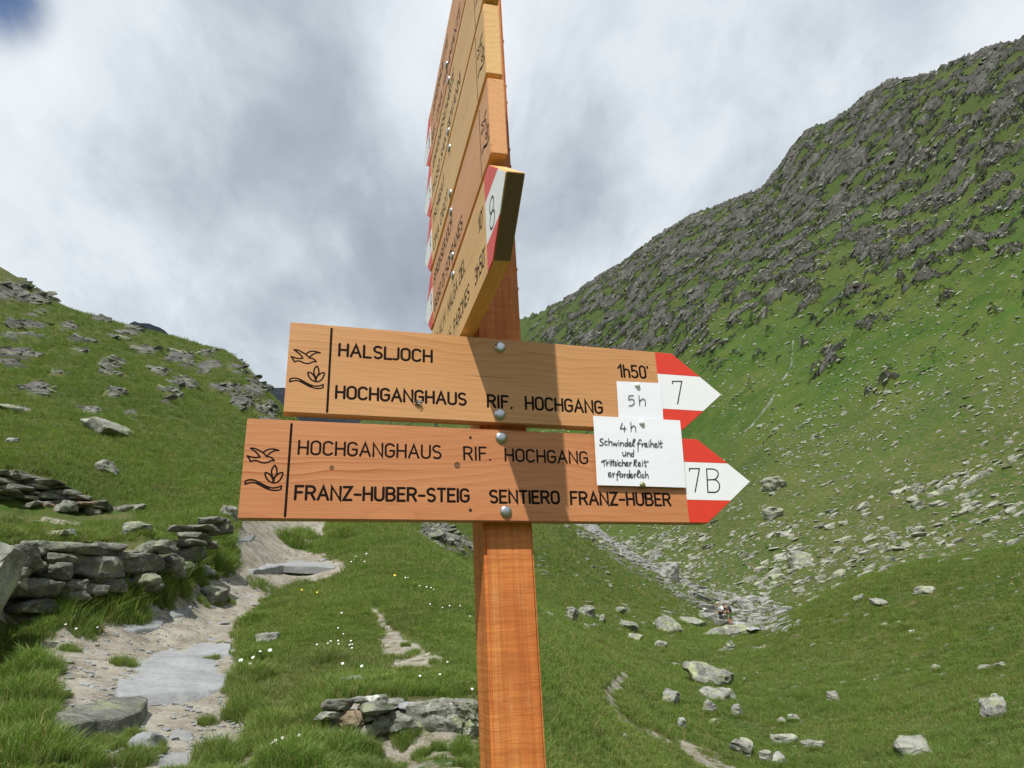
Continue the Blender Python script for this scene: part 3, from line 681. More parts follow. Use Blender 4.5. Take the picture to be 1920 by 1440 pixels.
wall('stone_heap', 'tumbled row of lichened blocks with a white stone on top just left of the post', 3, (420, 960), wn, [
 (650,1085,160,55),(850,1102,270,62),(895,1062,44,52,ROCK_W),(950,1072,80,44,ROCK_A),(1020,1092,70,32,ROCK_P),(780,1062,60,36,ROCK_A),(735,1162,145,95,ROCK_B),
 (600,1148,100,56,ROCK_A),(820,1155,90,50,ROCK_A),(880,1190,80,95,ROCK_A),(990,1178,200,138,ROCK_L),(1190,1168,280,215,ROCK_L),(1335,1120,190,125,ROCK_W),(1400,1215,110,110,ROCK_L),(830,1250,140,95,ROCK_L),(860,1292,100,45,ROCK_B),(1270,1290,120,60,ROCK_A),(850,1060,56,44,ROCK_WH)], .26, 'stone wall')

# --- single rocks: picture position of the centre, size in pixels, depth ratio
def rock_at(px, py, w, h, mat, label, name='boulder', cat='boulder', group=None, yaw=0., dr=.8, sink=.30, rmin=2., n=18, sub=2, lean=0.):
    p = hit(px, py + h * .38, rmin)
    if p is None: return None
    r = math.hypot(p.x, p.y); k = r / FPX
    dims = (w * k * 1.15, max(w * dr, h * .8) * k, h * k * (1.05 + sink)); nrm = (ground_n(p.x, p.y, .25) + Vector((0, 0, 1.2))).normalized()
    up = dims[2] * (.5 - sink)
    return stone_obj(name, p + Vector((0, 0, up)), dims, mat, None, nrm, view_yaw(p) + yaw, n=n, sub=sub, label=label, cat=cat, group=group)
ROCKS = [
 (-92,1135,160,165,ROCK_A,'tall pale grey boulder cut by the left edge of the picture beside the path'),
 (199,879,50,27,ROCK_A,'square grey boulder alone in the grass above the upper slab wall'),
 (256,990,44,20,ROCK_A,'pointed grey rock on the grass terrace behind the curved wall'),
 (125,1000,30,15,ROCK_A,'small pale rock in the middle of the grass terrace, left of the pointed one'),
 (428,962,44,24,ROCK_A,'grey boulder at the top of the wall by the lower board end'),
 (403,1115,68,25,ROCK_W,'long flat-topped block lying on the path at the end of the wall'),
 (195,798,105,28,ROCK_A,'long pale ledge of rock lying across the left meadow'),
 (22,828,20,12,ROCK_P,'small pale boulder at the far left below the meadow ledge'),
 (12,765,60,14,ROCK_A,'grey flat ledge at the far left edge of the meadow'),
 (390,1072,36,14,ROCK_P,'small light slab in the grass between wall end and path'),
 (660,1276,40,14,ROCK_P,'low pale stone in the grass above the tumbled blocks'),
 (500,1196,40,16,ROCK_A,'small pale stone half sunk in grass right of the path bend'),
 (278,1396,60,30,ROCK_P,'broken pale shards beside the ledge in the lower path'),
 (120,1300,24,12,ROCK_P,'small pale stone at the left rim of the path'),
 (1333,1270,84,44,ROCK_L,'largest lichened boulder in the right meadow'),
 (1350,1304,68,22,ROCK_A,'flat slab leaning under the largest meadow boulder'),
 (1333,1327,26,22,ROCK_A,'grey stone just below the flat slab in the right meadow'),
 (1385,1334,28,22,ROCK_A,'tilted grey stone right of the stone below the slab'),
 (1282,1359,24,22,ROCK_A,'pyramid-shaped grey stone left in the right meadow'),
 (1340,1355,20,14,ROCK_A,'small tilted stone right of the pyramid-shaped stone'),
 (1258,1310,36,26,ROCK_A,'narrow stone strip in the grass left of the largest meadow boulder'),
 (1712,1400,74,24,ROCK_F,'pale angular slab in the grass at the lower right'),
 (1868,1330,52,30,ROCK_A,'grey boulder above bare brown earth at the lower right'),
 (1868,1308,16,10,ROCK_L,'little stone sitting behind the boulder above bare earth'),
 (1395,1405,50,26,ROCK_F,'pale elongated stone at the bottom right of the lower path'),
 (1438,1424,30,22,ROCK_F,'grey rounded stone at the bottom edge beside the white one'),
 (1462,1426,24,24,ROCK_WH,'bright white stone at the bottom edge of the meadow'),
 (1470,1388,44,18,ROCK_F,'pale flat stone up the slope from the white stone'),
 (1525,1398,34,16,ROCK_F,'pale stone right of the flat stone above the white one'),
 (1488,1346,20,12,ROCK_F,'round pale stone alone left of centre in the right meadow'),
 (1465,1352,16,12,ROCK_A,'grey stone paired with the round pale stone in the meadow'),
 (1564,1310,22,22,ROCK_F,'upright thin stone on a flat one in the right meadow'),
 (1756,1252,28,10,ROCK_F,'flat pale stone in the middle of the far right meadow'),
 (1844,1254,30,8,ROCK_F,'flat pale stone right of the middle one in the far right meadow'),
 (1876,1250,22,10,ROCK_F,'pale stone at the right end of the row in the meadow'),
 (1610,1122,26,10,ROCK_L,'low flat rock on the crest of the grassy knoll'),
 (1648,1130,32,14,ROCK_A,'dark-bottomed lichened rock just under the crest of the knoll'),
 (1735,1107,30,12,ROCK_F,'slanting rock near the top of the grassy knoll'),
 (1170,1382,16,10,ROCK_P,'small white stone beside the lower right trail'),
 (1420,1080,0,0,None,''),
 # valley floor
 (1120,1160,0,0,None,''),
 (1255,1172,62,26,ROCK_L,'big wedge-shaped slab left of the flat slabs by the stream'),
 (1300,1166,62,16,ROCK_L,'flat slab between the wedge-shaped slab and the hikers'),
 (1362,1183,88,17,ROCK_L,'broad flat slab the two hikers stand behind'),
 (1178,1175,50,18,ROCK_L,'dark-edged slab left of the wedge-shaped slab'),
 (1073,1157,34,32,ROCK_L,'pointed boulder nearest the right side of the post'),
 (1025,1153,36,12,ROCK_L,'flat light slab just right of the post'),
 (1103,1148,36,20,ROCK_L,'slanting slab right of the pointed boulder by the post'),
 (1134,1163,22,18,ROCK_L,'rounded stone in the row left of the dark-edged slab'),
 (1165,1147,20,16,ROCK_L,'round pale stone standing above the slab row'),
 (1190,1195,36,14,ROCK_L,'low slab below the wedge-shaped slab'),
 (1367,1212,18,20,ROCK_L,'upright pointed stone below the broad flat slab'),
 (1240,1210,30,14,ROCK_L,'flat stone lying in the grass below the wedge-shaped slab'),
 (1258,1072,34,34,ROCK_S,'large leaning grey slab above the stream bed'),
 (1245,1078,20,20,ROCK_S,'smaller slab left of the leaning slab above the stream'),
 (1505,1050,46,34,ROCK_F,'long tilted slab on the lower right slope'),
 (1452,960,36,22,ROCK_L,'rounded lichened crag right of the lower arrow tip, upper part'),
 (1452,905,44,26,ROCK_L,'lichened crag standing alone on the slope right of the lower arrow tip'),
 (1850,960,0,0,None,''),
]
for rr in ROCKS:
    if rr[4] is None: continue
    rock_at(*rr[:5], rr[5], yaw=rnd.uniform(-.35, .35))

# --- flat slabs set in the path, traced on the ground
def ground_slab(poly, thick, mat, label, name='flat_rock', lift=.03, rmin=2.):
    P = [hit(x, y, rmin) for x, y in poly]; c = sum(P, Vector()) / len(P)
    A = np.array([[p.x - c.x, p.y - c.y, 1] for p in P]); co = np.linalg.lstsq(A, np.array([p.z for p in P]), rcond=None)[0]
    bm = bmesh.new(); top = []
    for p in P: top.append(bm.verts.new((p.x - c.x, p.y - c.y, float(A[0] @ co * 0 + co[0] * (p.x - c.x) + co[1] * (p.y - c.y) + co[2]) + lift - c.z)))
    f = bm.faces.new(top)
    if f.normal.z < 0: bmesh.ops.reverse_faces(bm, faces=[f])
    ex = bmesh.ops.extrude_face_region(bm, geom=[f]); vs = [v for v in ex['geom'] if isinstance(v, bmesh.types.BMVert)]
    for v in vs: v.co.z += 0
    lowv = [v for v in bm.verts if v not in vs]
    for v in lowv: v.co.z -= thick; v.co.x *= 1.06; v.co.y *= 1.06
    bmesh.ops.recalc_face_normals(bm, faces=bm.faces)
    bmesh.ops.bevel(bm, geom=[e for e in bm.edges], offset=.012, segments=1, affect='EDGES')
    bmesh.ops.triangulate(bm, faces=bm.faces)
    for _ in range(4): bmesh.ops.subdivide_edges(bm, edges=[e for e in bm.edges if e.calc_length() > .10], cuts=1)
    bmesh.ops.triangulate(bm, faces=bm.faces); bm.normal_update()
    Pn = np.array([v.co for v in bm.verts]); d = gnoise(Pn[:, 0] * 2 + c.x, Pn[:, 1] * 2, Pn[:, 2] * 3) * .035 + gnoise(Pn[:, 0] * 7 + c.x, Pn[:, 1] * 7, Pn[:, 2] * 7) * .012
    for v, k in zip(bm.verts, d): v.co.z += float(k)
    me = bm_mesh(name, bm, mat, True)
    try: me.set_sharp_from_angle(angle=R(35))
    except Exception: pass
    o = link(name, me); o.location = c; props(o, label, 'rock'); return o
ground_slab([(222,1262),(265,1240),(318,1224),(352,1228),(395,1238),(432,1262),(428,1285),(390,1303),(340,1316),(262,1320),(222,1322),(218,1300)], .1, ROCK_P, 'broad smooth grey slab in the middle of the dirt path', lift=.035)
ground_slab([(345,1222),(372,1212),(420,1211),(450,1212),(440,1228),(400,1234),(360,1232)], .08, ROCK_P, 'thin pale slab just above the broad one in the path')
ground_slab([(462,1066),(500,1058),(560,1056),(622,1056),(630,1066),(600,1074),(530,1076),(476,1077)], .18, ROCK_P, 'long flat slab forming a step across the upper path', lift=.06)
ground_slab([(228,1180),(268,1166),(310,1164),(300,1178),(250,1188)], .08, ROCK_P, 'pale slab at the grassy foot of the curved wall')
ground_slab([(312,1152),(345,1140),(362,1136),(352,1156),(325,1160)], .08, ROCK_P, 'small square slab in the path under the long flat-topped block')
ground_slab([(255,1138),(290,1130),(304,1145),(280,1150),(258,1148)], .08, ROCK_P, 'light flat stone beside the grass tuft below the wall')
ground_slab([(292,1440),(300,1400),(330,1366),(362,1380),(368,1410),(352,1445),(330,1460)], .05, ROCK_P, 'worn stone tongue in the path at the bottom edge', lift=.01)
ground_slab([(100,1372),(150,1352),(210,1340),(262,1332),(274,1342),(262,1362),(215,1380),(160,1396),(118,1392)], .30, ROCK_W, 'long layered ledge stepping up beside the path at the bottom left', lift=.13)
ground_slab([(420,1012),(450,1004),(478,1006),(470,1016),(432,1020)], .08, ROCK_P, 'pale slab in the path just below the long board')

# small stones of the path
def shared_rocks(k, dims, mats, sub=0, n=13):
    out = []
    for i in range(k):
        me = bm_mesh('stone', hull_rock(n, dims, 900 + i * 7 + int(dims[2] * 100), sub), mats[i % len(mats)]); me.shade_flat(); out.append(me)
    return out
def merge_rocks(name, items, mat, protos, kind='stuff', label=None, cat=None):
    """items: (loc, matrix3, size) -> one mesh"""
    Vs, Fs, off = [], [], 0
    data = []
    for me in protos:
        bm = bmesh.new(); bm.from_mesh(me); bmesh.ops.triangulate(bm, faces=bm.faces); v = np.array([x.co for x in bm.verts]); f = np.array([[x.index for x in fa.verts] for fa in bm.faces]); bm.free(); data.append((v, f))
    for i, (loc, m3, sc) in enumerate(items):
        v, f = data[i % len(data)]; w = (v * np.array(sc)) @ np.array(m3).T + np.array(loc); Vs.append(w); Fs.append(f + off); off += len(v)
    me = np_mesh(name, np.vstack(Vs), np.vstack(Fs), mat); me.shade_flat()
    o = link(name, me); props(o, label, cat, kind=kind); return o
protos = shared_rocks(12, (1, 1, 1), [ROCK_F])
def in_poly(x, y, poly):
    return float(poly_sd(np.array([float(x)]), np.array([float(y)]), poly)[0]) > 0
items = []
while len(items) < 2600:
    x, y = rnd.uniform(60, 660), rnd.uniform(985, 1440)
    if not in_poly(x, y, PATH): continue
    if fbm(np.array([x / 55.]), np.array([y / 30.]), o=2)[0] < rnd.uniform(-.5, .35): continue
    p = hit(x, y)
    s = (.008 + .04 * rnd.random() ** 5) * (1 + .04 * p.y)
    m3 = place_rot(ground_n(p.x, p.y, .1), rnd.uniform(0, 6.3)).to_3x3()
    items.append((p + Vector((0, 0, s * .12)), m3, (s * rnd.uniform(1, 1.8), s, s * rnd.uniform(.35, .7))))
merge_rocks('path_gravel', items, ROCK_P, protos)
k = 0
while k < 44:
    x, y = rnd.uniform(80, 640), rnd.uniform(1010, 1435)
    if not in_poly(x, y, PATH) or in_poly(x, y, [(215,1225),(440,1225),(440,1325),(215,1325)]): continue
    p = hit(x, y); r = p.y; w = rnd.uniform(10, 26) * r / FPX
    o = link('stone', protos[k % 12]); o.data = protos[k % 12].copy() if k < 12 else bpy.data.meshes['path_stone_%d' % (k % 12)]
    if k < 12: o.data.name = 'path_stone_%d' % k; o.data.materials.clear(); o.data.materials.append(ROCK_P)
    o.name = 'stone'
    o.matrix_world = Matrix.Translation(p + Vector((0, 0, w * .04))) @ place_rot(ground_n(p.x, p.y, .1), rnd.uniform(0, 6.3)) @ Matrix.Diagonal((w, w * rnd.uniform(.5, .8), w * rnd.uniform(.2, .35), 1))
    props(o, 'loose pale stone lying on the dirt path', 'stone', 'loose stones on the path'); k += 1

# --- boulders of the big right slope and the valley
REG = [ # polygon, how many, size range in pixels, squash, material
 ([(1420,1000),(1920,850),(1920,1040),(1700,1070),(1560,1110),(1490,1150),(1380,1120)], 760, (4, 24), ROCK_F),
 ([(1330,820),(1920,640),(1920,860),(1420,1010),(1250,1010)], 620, (4, 15), ROCK_F),
 ([(1250,1000),(1420,1000),(1400,1120),(1300,1110),(1200,1060),(1150,1010)], 330, (5, 18), ROCK_F),
 ([(1340,700),(1920,420),(1920,660),(1330,830)], 330, (3, 11), ROCK_F),
 ([(1010,1120),(1330,1150),(1330,1200),(1010,1190)], 70, (5, 18), ROCK_L),
 ([(1010,1010),(1150,1060),(1150,1110),(1010,1080)], 90, (4, 14), ROCK_L),
 ([(1240,1115),(1310,1140),(1330,1175),(1240,1165)], 45, (6, 20), ROCK_L),
 ([(1320,1125),(1430,1125),(1510,1165),(1470,1190),(1400,1192),(1325,1165)], 260, (7, 32), ROCK_S),
 ([(1060,985),(1110,985),(1200,1040),(1330,1110),(1325,1150),(1200,1080),(1100,1015)], 560, (3, 17), ROCK_S),
 ([(1220,1200),(1920,1070),(1920,1440),(1400,1440)], 260, (4.5, 13), ROCK_F),
 ([(0,780),(450,870),(450,960),(250,950),(0,830)], 60, (4, 11), ROCK_P),
 ([(0,620),(300,660),(500,790),(450,860),(0,760)], 70, (4, 13), ROCK_A),
 ([(1000,640),(1450,400),(1920,120),(1920,420),(1300,700),(1100,690)], 420, (3, 12), ROCK_A),
]
allr = []
for poly, cnt, (a, b), mat in REG:
    x0, x1 = min(p[0] for p in poly), max(p[0] for p in poly); y0, y1 = min(p[1] for p in poly), max(p[1] for p in poly); c = 0; tries = 0
    while c < cnt and tries < cnt * 12:
        tries += 1
        x, y = rnd.uniform(x0, x1), rnd.uniform(y0, y1)
        if not in_poly(x, y, poly): continue
        if fbm(np.array([x / 90.]), np.array([y / 60.]), o=3)[0] < rnd.uniform(-.45, .30): continue
        s = a + (b - a) * rnd.random() ** 3.2
        allr.append((s, x, y, mat, poly is REG[7][0] or poly is REG[8][0])); c += 1
allr.sort(key=lambda t: -t[0])
pr = {}
for mt in (ROCK_F, ROCK_L, ROCK_S, ROCK_P, ROCK_A):
    pr[mt.name] = []
    for q in range(10):
        me = bm_mesh('boulder', hull_rock(15, (1, 1, 1), 400 + q * 3, 0), mt); me.shade_flat(); pr[mt.name].append(me)
rest = {}
tri = 0
for n_, (s, x, y, mat, bed) in enumerate(allr):
    p = hit(x, y, 12)
    if p is None or (p.y > 700): continue
    r = math.hypot(p.x, p.y); L_ = s * r / FPX * 1.2; asp = rnd.uniform(.35, .7); hh = rnd.uniform(.28, .5)
    nrm = ground_n(p.x, p.y, max(.5, r * .01)); nrm = (nrm + Vector((rnd.uniform(-.25, .25), rnd.uniform(-.25, .25), .35))).normalized()
    across = Vector((math.cos(math.atan2(p.x, p.y)), -math.sin(math.atan2(p.x, p.y)), 0)); up = Vector((0, 0, 1))
    d = (across + up * rnd.uniform(.5, 1.7) * (1 if x > 1000 else -.5)); d = (d - nrm * d.dot(nrm)).normalized(); side = nrm.cross(d)
    m3 = Matrix((d, side, nrm)).transposed()
    loc = p + nrm * (L_ * hh * .12)
    sc = (L_, L_ * asp, L_ * hh)
    if n_ < 280:
        o = link('boulder', pr[mat.name][n_ % 10])
        o.matrix_world = Matrix.Translation(loc) @ m3.to_4x4() @ Matrix.Diagonal((*sc, 1))
        place = ('at the right picture edge' if x > 1760 else 'right of centre' if x > 1560 else 'right of the arrow tips' if x > 1330 else 'near the post')
        height = 'high on the slope' if y < 760 else 'half way up the slope' if y < 930 else 'at the slope foot'
        size = 'large' if s > 17 else 'middle-sized' if s > 12 else 'small'
        size += ' long' if asp < .47 else ' blocky' if hh > .42 else ' flat'
        if bed: props(o, size + ' grey boulder in the stony bed ' + ('just right of the hikers' if x > 1400 else 'around the hikers' if x > 1318 else 'of the gully above the hikers'), 'boulder', 'boulders in the stream bed')
        elif x > 1240 and r > 60: props(o, size + ' pale boulder ' + height + ' ' + place, 'boulder', 'boulders strewn over the right slope')
        elif x > 1000: props(o, 'lichened grey stone in the grass of the valley floor', 'boulder', 'stones in the valley meadow')
        else: props(o, 'grey stone in the grass of the left hillside', 'boulder', 'stones on the left hillside')
    else: rest.setdefault(mat.name, []).append((loc, m3, sc))
for mn, it in rest.items():
    merge_rocks('scree', it, bpy.data.materials[mn], pr[mn])
# very small scree sprinkled over the slopes
it = []
lo, hi = np.searchsorted(lnr, math.log(60)), np.searchsorted(lnr, math.log(330))
for _ in range(15000):
    a = nr.randint(int(len(azf) * .52), len(azf) - 2); j = nr.randint(lo, hi)
    x, y, z = float(Xf[a, j]), float(Yf[a, j]), float(Zf[a, j]); r = math.hypot(x, y)
    dens = fbm(np.array([x / 30.]), np.array([y / 30.]), o=3)[0]
    if dens < nr.uniform(-.4, .3): continue
    s = r * (.0016 + .0030 * nr.rand() ** 3)
    m3 = Matrix.Rotation(nr.rand() * 6.28, 3, 'Z') @ Matrix.Rotation(nr.uniform(-.6, .6), 3, 'X')
    it.append(((x, y, z + s * .15), m3, (s * 1.5, s, s * .6)))
merge_rocks('scree', it, ROCK_F, pr['slope_stone'])

# broken blocks and slabs standing out of the crags
def crags(name, n, r0, r1, a0, a1, lo_, hi_, thr, tilt):
    it = []; j0, j1 = np.searchsorted(lnr, math.log(r0)), np.searchsorted(lnr, math.log(r1)); T = Vector((.64, .10, .76)); tries = 0
    while len(it) < n and tries < n * 30:
        tries += 1
        a = nr.randint(int((a0 + 50) * 10), int((a1 + 50) * 10)); j = nr.randint(j0, j1)
        if Kf[a, j] < thr: continue
        x, y, z = float(Xf[a, j]), float(Yf[a, j]), float(Zf[a, j]); r = math.hypot(x, y); s_ = r * (lo_ + (hi_ - lo_) * nr.rand() ** 3.0)
        nn = Vector((nr.uniform(-.5, .5) - (.62 if tilt else -.2), nr.uniform(-.5, .3) - .3, .75)).normalized()
        d = (T if tilt else Vector((1, .2, -.35))) + Vector((nr.uniform(-.2, .2), nr.uniform(-.2, .2), nr.uniform(-.2, .2))); d = (d - nn * d.dot(nn)).normalized(); sd_ = nn.cross(d)
        m3 = Matrix((d, sd_, nn)).transposed(); hh = nr.uniform(.2, .45)
        it.append(((x, y, z - s_ * .12), m3, (s_ * nr.uniform(1, 1.9), s_ * nr.uniform(.5, .9), s_ * hh)))
    return merge_rocks(name, it, ROCK_C, pr['slope_stone'])
crags('crag', 1000, 26, 104, -42, -8, .005, .020, .60, False)
crags('crag', 160, 32, 62, -8, 3, .008, .03, .35, False)
crags('crag', 4200, 120, 640, 1, 42, .0020, .0115, .75, True)

# stream water in the bed
def water_mat():
    m, nt, N, L, bs = new_mat('white_water'); g = NG(nt); P = g.pos()
    f = g.noise(g.mapping(P, (1, 1, 1)), 3.5, 6, .7)
    L.new(g.ramp(f, [(.38, (.10, .13, .14)), (.5, (.45, .48, .50)), (.6, (.85, .87, .9))]), bs.inputs['Base Color']); bs.inputs['Roughness'].default_value = .12
    L.new(g.bump(f, .8, .12), bs.inputs['Normal']); return m
WATER = water_mat()
def stream(cl, hw, lift=.25):
    vs = []; fs = []
    for i, (x, y) in enumerate(cl):
        p = hit(x, y, 45)
        w = hw * (.7 + .5 * rnd.random()); s = view_yaw(p); t = Vector((math.cos(s), math.sin(s), 0))
        nxt = hit(*cl[min(i + 1, len(cl) - 1)], 45); prv = hit(*cl[max(i - 1, 0)], 45); dd = (nxt - prv); dd.z = 0; dd.normalize(); sd = Vector((-dd.y, dd.x, 0))
        for q in (-1, -.33, .33, 1): vs.append(p + sd * w * q + Vector((0, 0, lift * (1 - .3 * q * q) + rnd.uniform(0, .05))))
    for i in range(len(cl) - 1):
        for q in range(3): a = i * 4 + q; fs.append((a, a + 1, a + 5, a + 4))
    me = mesh('stream', vs, fs, WATER, True)
    return me
props(link('stream', stream([(1385,1172),(1395,1178),(1405,1181),(1414,1186),(1424,1189)], .42)), kind='structure')
props(link('stream', stream([(1322,1146),(1332,1150),(1340,1153),(1348,1156)], .35)), kind='structure')

# ------------------------------------------------------------------ grass
tufts = bpy.data.collections.new('tuft_kinds'); tufts2 = bpy.data.collections.new('turf_kinds')
def make_tuft(c, seed, blades, h, spread, w, dry=.06):
    q = random.Random(seed); vs = []; fs = []; tip = []; dryv = []
    for b in range(blades):
        a = q.uniform(0, 6.28); rr = spread * math.sqrt(q.random()) * .7; x, y = rr * math.cos(a), rr * math.sin(a)
        dirn = a + q.uniform(-.9, .9); H = h * q.uniform(.45, 1.1); ln = H * q.uniform(.25, .95); ww = w * q.uniform(.7, 1.3); f = q.uniform(0, 6.28)
        px_, py_ = math.cos(f) * ww / 2, math.sin(f) * ww / 2; dr = 1. if q.random() < dry else 0.
        i = len(vs); cx, cy = math.cos(dirn), math.sin(dirn)
        vs += [(x - px_, y - py_, -.02), (x + px_, y + py_, -.02), (x + cx * ln * .3 - px_ * .8, y + cy * ln * .3 - py_ * .8, H * .6), (x + cx * ln * .3 + px_ * .8, y + cy * ln * .3 + py_ * .8, H * .6), (x + cx * ln, y + cy * ln, H * q.uniform(.75, 1))]
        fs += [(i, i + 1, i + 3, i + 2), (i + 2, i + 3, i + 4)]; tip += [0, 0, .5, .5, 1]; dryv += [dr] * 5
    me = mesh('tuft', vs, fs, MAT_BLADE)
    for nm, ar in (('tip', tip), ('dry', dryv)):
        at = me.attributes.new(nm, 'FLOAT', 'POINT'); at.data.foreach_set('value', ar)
    o = bpy.data.objects.new('tuft', me); c.objects.link(o)
for i in range(5): make_tuft(tufts, i, 34, .105, .06, .0036, .16)
for i in range(5): make_tuft(tufts2, 50 + i, 28, .052, .09, .0048, .20)
def scatter_tree(collection):
    ng = bpy.data.node_groups.new('grass_scatter', 'GeometryNodeTree')
    ng.interface.new_socket(name='Geometry', in_out='INPUT', socket_type='NodeSocketGeometry'); ng.interface.new_socket(name='Geometry', in_out='OUTPUT', socket_type='NodeSocketGeometry')
    N = ng.nodes; L = ng.links; gi = N.new('NodeGroupInput'); go = N.new('NodeGroupOutput')
    ci = N.new('GeometryNodeCollectionInfo'); ci.inputs[0].default_value = collection; ci.inputs['Separate Children'].default_value = True; ci.inputs['Reset Children'].default_value = True
    ip = N.new('GeometryNodeInstanceOnPoints'); ip.inputs['Pick Instance'].default_value = True
    def na(name, t):
        n = N.new('GeometryNodeInputNamedAttribute'); n.data_type = t; n.inputs['Name'].default_value = name; return n.outputs['Attribute']
    L.new(gi.outputs[0], ip.inputs['Points']); L.new(ci.outputs[0], ip.inputs['Instance'])
    L.new(na('rot', 'FLOAT_VECTOR'), ip.inputs['Rotation']); L.new(na('scl', 'FLOAT_VECTOR'), ip.inputs['Scale']); L.new(na('pick', 'INT'), ip.inputs['Instance Index'])
    L.new(ip.outputs[0], go.inputs[0]); return ng
def scatter(name, P, rot, scl, pick, collection):
    me = bpy.data.meshes.new(name); me.vertices.add(len(P)); me.vertices.foreach_set('co', P.astype(np.float32).ravel())
    a = me.attributes.new('rot', 'FLOAT_VECTOR', 'POINT'); a.data.foreach_set('vector', rot.astype(np.float32).ravel())
    a = me.attributes.new('scl', 'FLOAT_VECTOR', 'POINT'); a.data.foreach_set('vector', scl.astype(np.float32).ravel())
    a = me.attributes.new('pick', 'INT', 'POINT'); a.data.foreach_set('value', pick.astype(np.int32))
    o = link(name, me); md = o.modifiers.new('scatter', 'NODES'); md.node_group = scatter_tree(collection); props(o, kind='stuff'); return o
def sample(n, r0, r1, az0=-42, az1=42):
    a = nr.uniform(R(az0), R(az1), n); l = nr.uniform(math.log(r0), math.log(r1), n)
    fi = (a - azf[0]) / R(.1); i = np.clip(fi.astype(int), 0, len(azf) - 2); s = fi - i
    j = np.clip(np.searchsorted(lnr, l), 1, len(lnr) - 1); t = (l - lnr[j - 1]) / (lnr[j] - lnr[j - 1])
    def f(G): return (G[i, j - 1] * (1 - t) + G[i, j] * t) * (1 - s) + (G[i + 1, j - 1] * (1 - t) + G[i + 1, j] * t) * s
    return f(Xf), f(Yf), f(Zf), f(Df), f(Kf), np.exp(l)
def grass_layer(name, n, r0, r1, coll, hs, keep_dirt=.0, patch=None):
    x, y, z, d, k, r = sample(n, r0, r1)
    jit = fbm(x * 2.2, y * 2.2, o=3) * .5; thin = fbm(x / 1.1 + 40, y / 1.1, o=3)
    ok = (d + jit < .42) & (k < .35) & (thin + nr.uniform(-.35, .35, len(x)) > -.42)
    if patch is not None: ok &= fbm(x / patch[0], y / patch[0], o=3) > patch[1]
    px, py = to_px(x, y, z)
    for poly, rn, rm in ((([(608,1306),(900,1300),(900,1425),(720,1415),(610,1385)]), 0, 8.0), ([(-60,1026),(20,1024),(150,1018),(280,1012),(440,985),(420,1080),(240,1120),(150,1150),(-60,1180)], 0, 14.5), ([(-60,872),(20,884),(190,938),(262,968),(250,985),(-60,968)], 18.2, 20.3)):
        ok &= ~((poly_sd(px, py, poly) > 0) & (r < rm) & (r > rn))
    ok &= (px > -60) & (px < 1980) & (py > 480) & (py < 1520)
    x, y, z, d, r = x[ok], y[ok], z[ok], d[ok], r[ok]; m = len(x)
    hgt = (.40 + 1.05 * np.clip(.5 + 1.2 * fbm(x / 1.6, y / 1.6, o=3), 0, 1)) * nr.uniform(.7, 1.3, m)
    sz = hs[0] * (1 + hs[1] * np.clip((r - 8) / 40, 0, 2))
    scl = np.stack([sz * nr.uniform(.8, 1.3, m), sz * nr.uniform(.8, 1.3, m), sz * hgt], -1)
    rot = np.stack([nr.uniform(-.25, .25, m), nr.uniform(-.25, .25, m), nr.uniform(0, 6.28, m)], -1)
    return scatter(name, np.stack([x, y, z], -1), rot, scl, nr.randint(0, 5, m), coll)
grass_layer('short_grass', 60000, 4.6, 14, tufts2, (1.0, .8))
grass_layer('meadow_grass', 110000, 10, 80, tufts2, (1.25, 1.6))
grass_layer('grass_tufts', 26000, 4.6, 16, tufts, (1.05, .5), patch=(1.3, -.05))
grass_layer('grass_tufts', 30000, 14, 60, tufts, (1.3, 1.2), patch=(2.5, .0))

# single dense tussocks that stand on or beside the path
big = []
def tussock_field(lst):
    P, S_ = [], []
    for (px, py, w, h) in lst:
        p = hit(px, py + h * .3); k = math.hypot(p.x, p.y) / FPX; n = int(14 + w * .55)
        for _ in range(n):
            a = rnd.uniform(0, 6.28); q = math.sqrt(rnd.random()); x = p.x + math.cos(a) * q * w * k * .42; y = p.y + math.sin(a) * q * w * k * .42
            P.append((x, y, ground_z(x, y) + .01)); s = h * k / .105 * rnd.uniform(.55, .95) * (1.05 - .45 * q); S_.append((max(s, .6) * .8, max(s, .6) * .8, s))
    m = len(P); rot = np.stack([nr.uniform(-.3, .3, m), nr.uniform(-.3, .3, m), nr.uniform(0, 6.28, m)], -1)
    return scatter('tussocks', np.array(P), rot, np.array(S_), nr.randint(0, 5, m), tufts)
RING = []
for q_ in ROCKS:
    if q_[4] is not None and (q_[1] > 1225 or q_[0] < 470) and q_[2] > 0:
        for t_ in range(3): RING.append((q_[0] + q_[2] * (t_ - 1) * .36, q_[1] + q_[3] * .42, q_[2] * .42, 9 + q_[2] * .10))
tussock_field(RING)
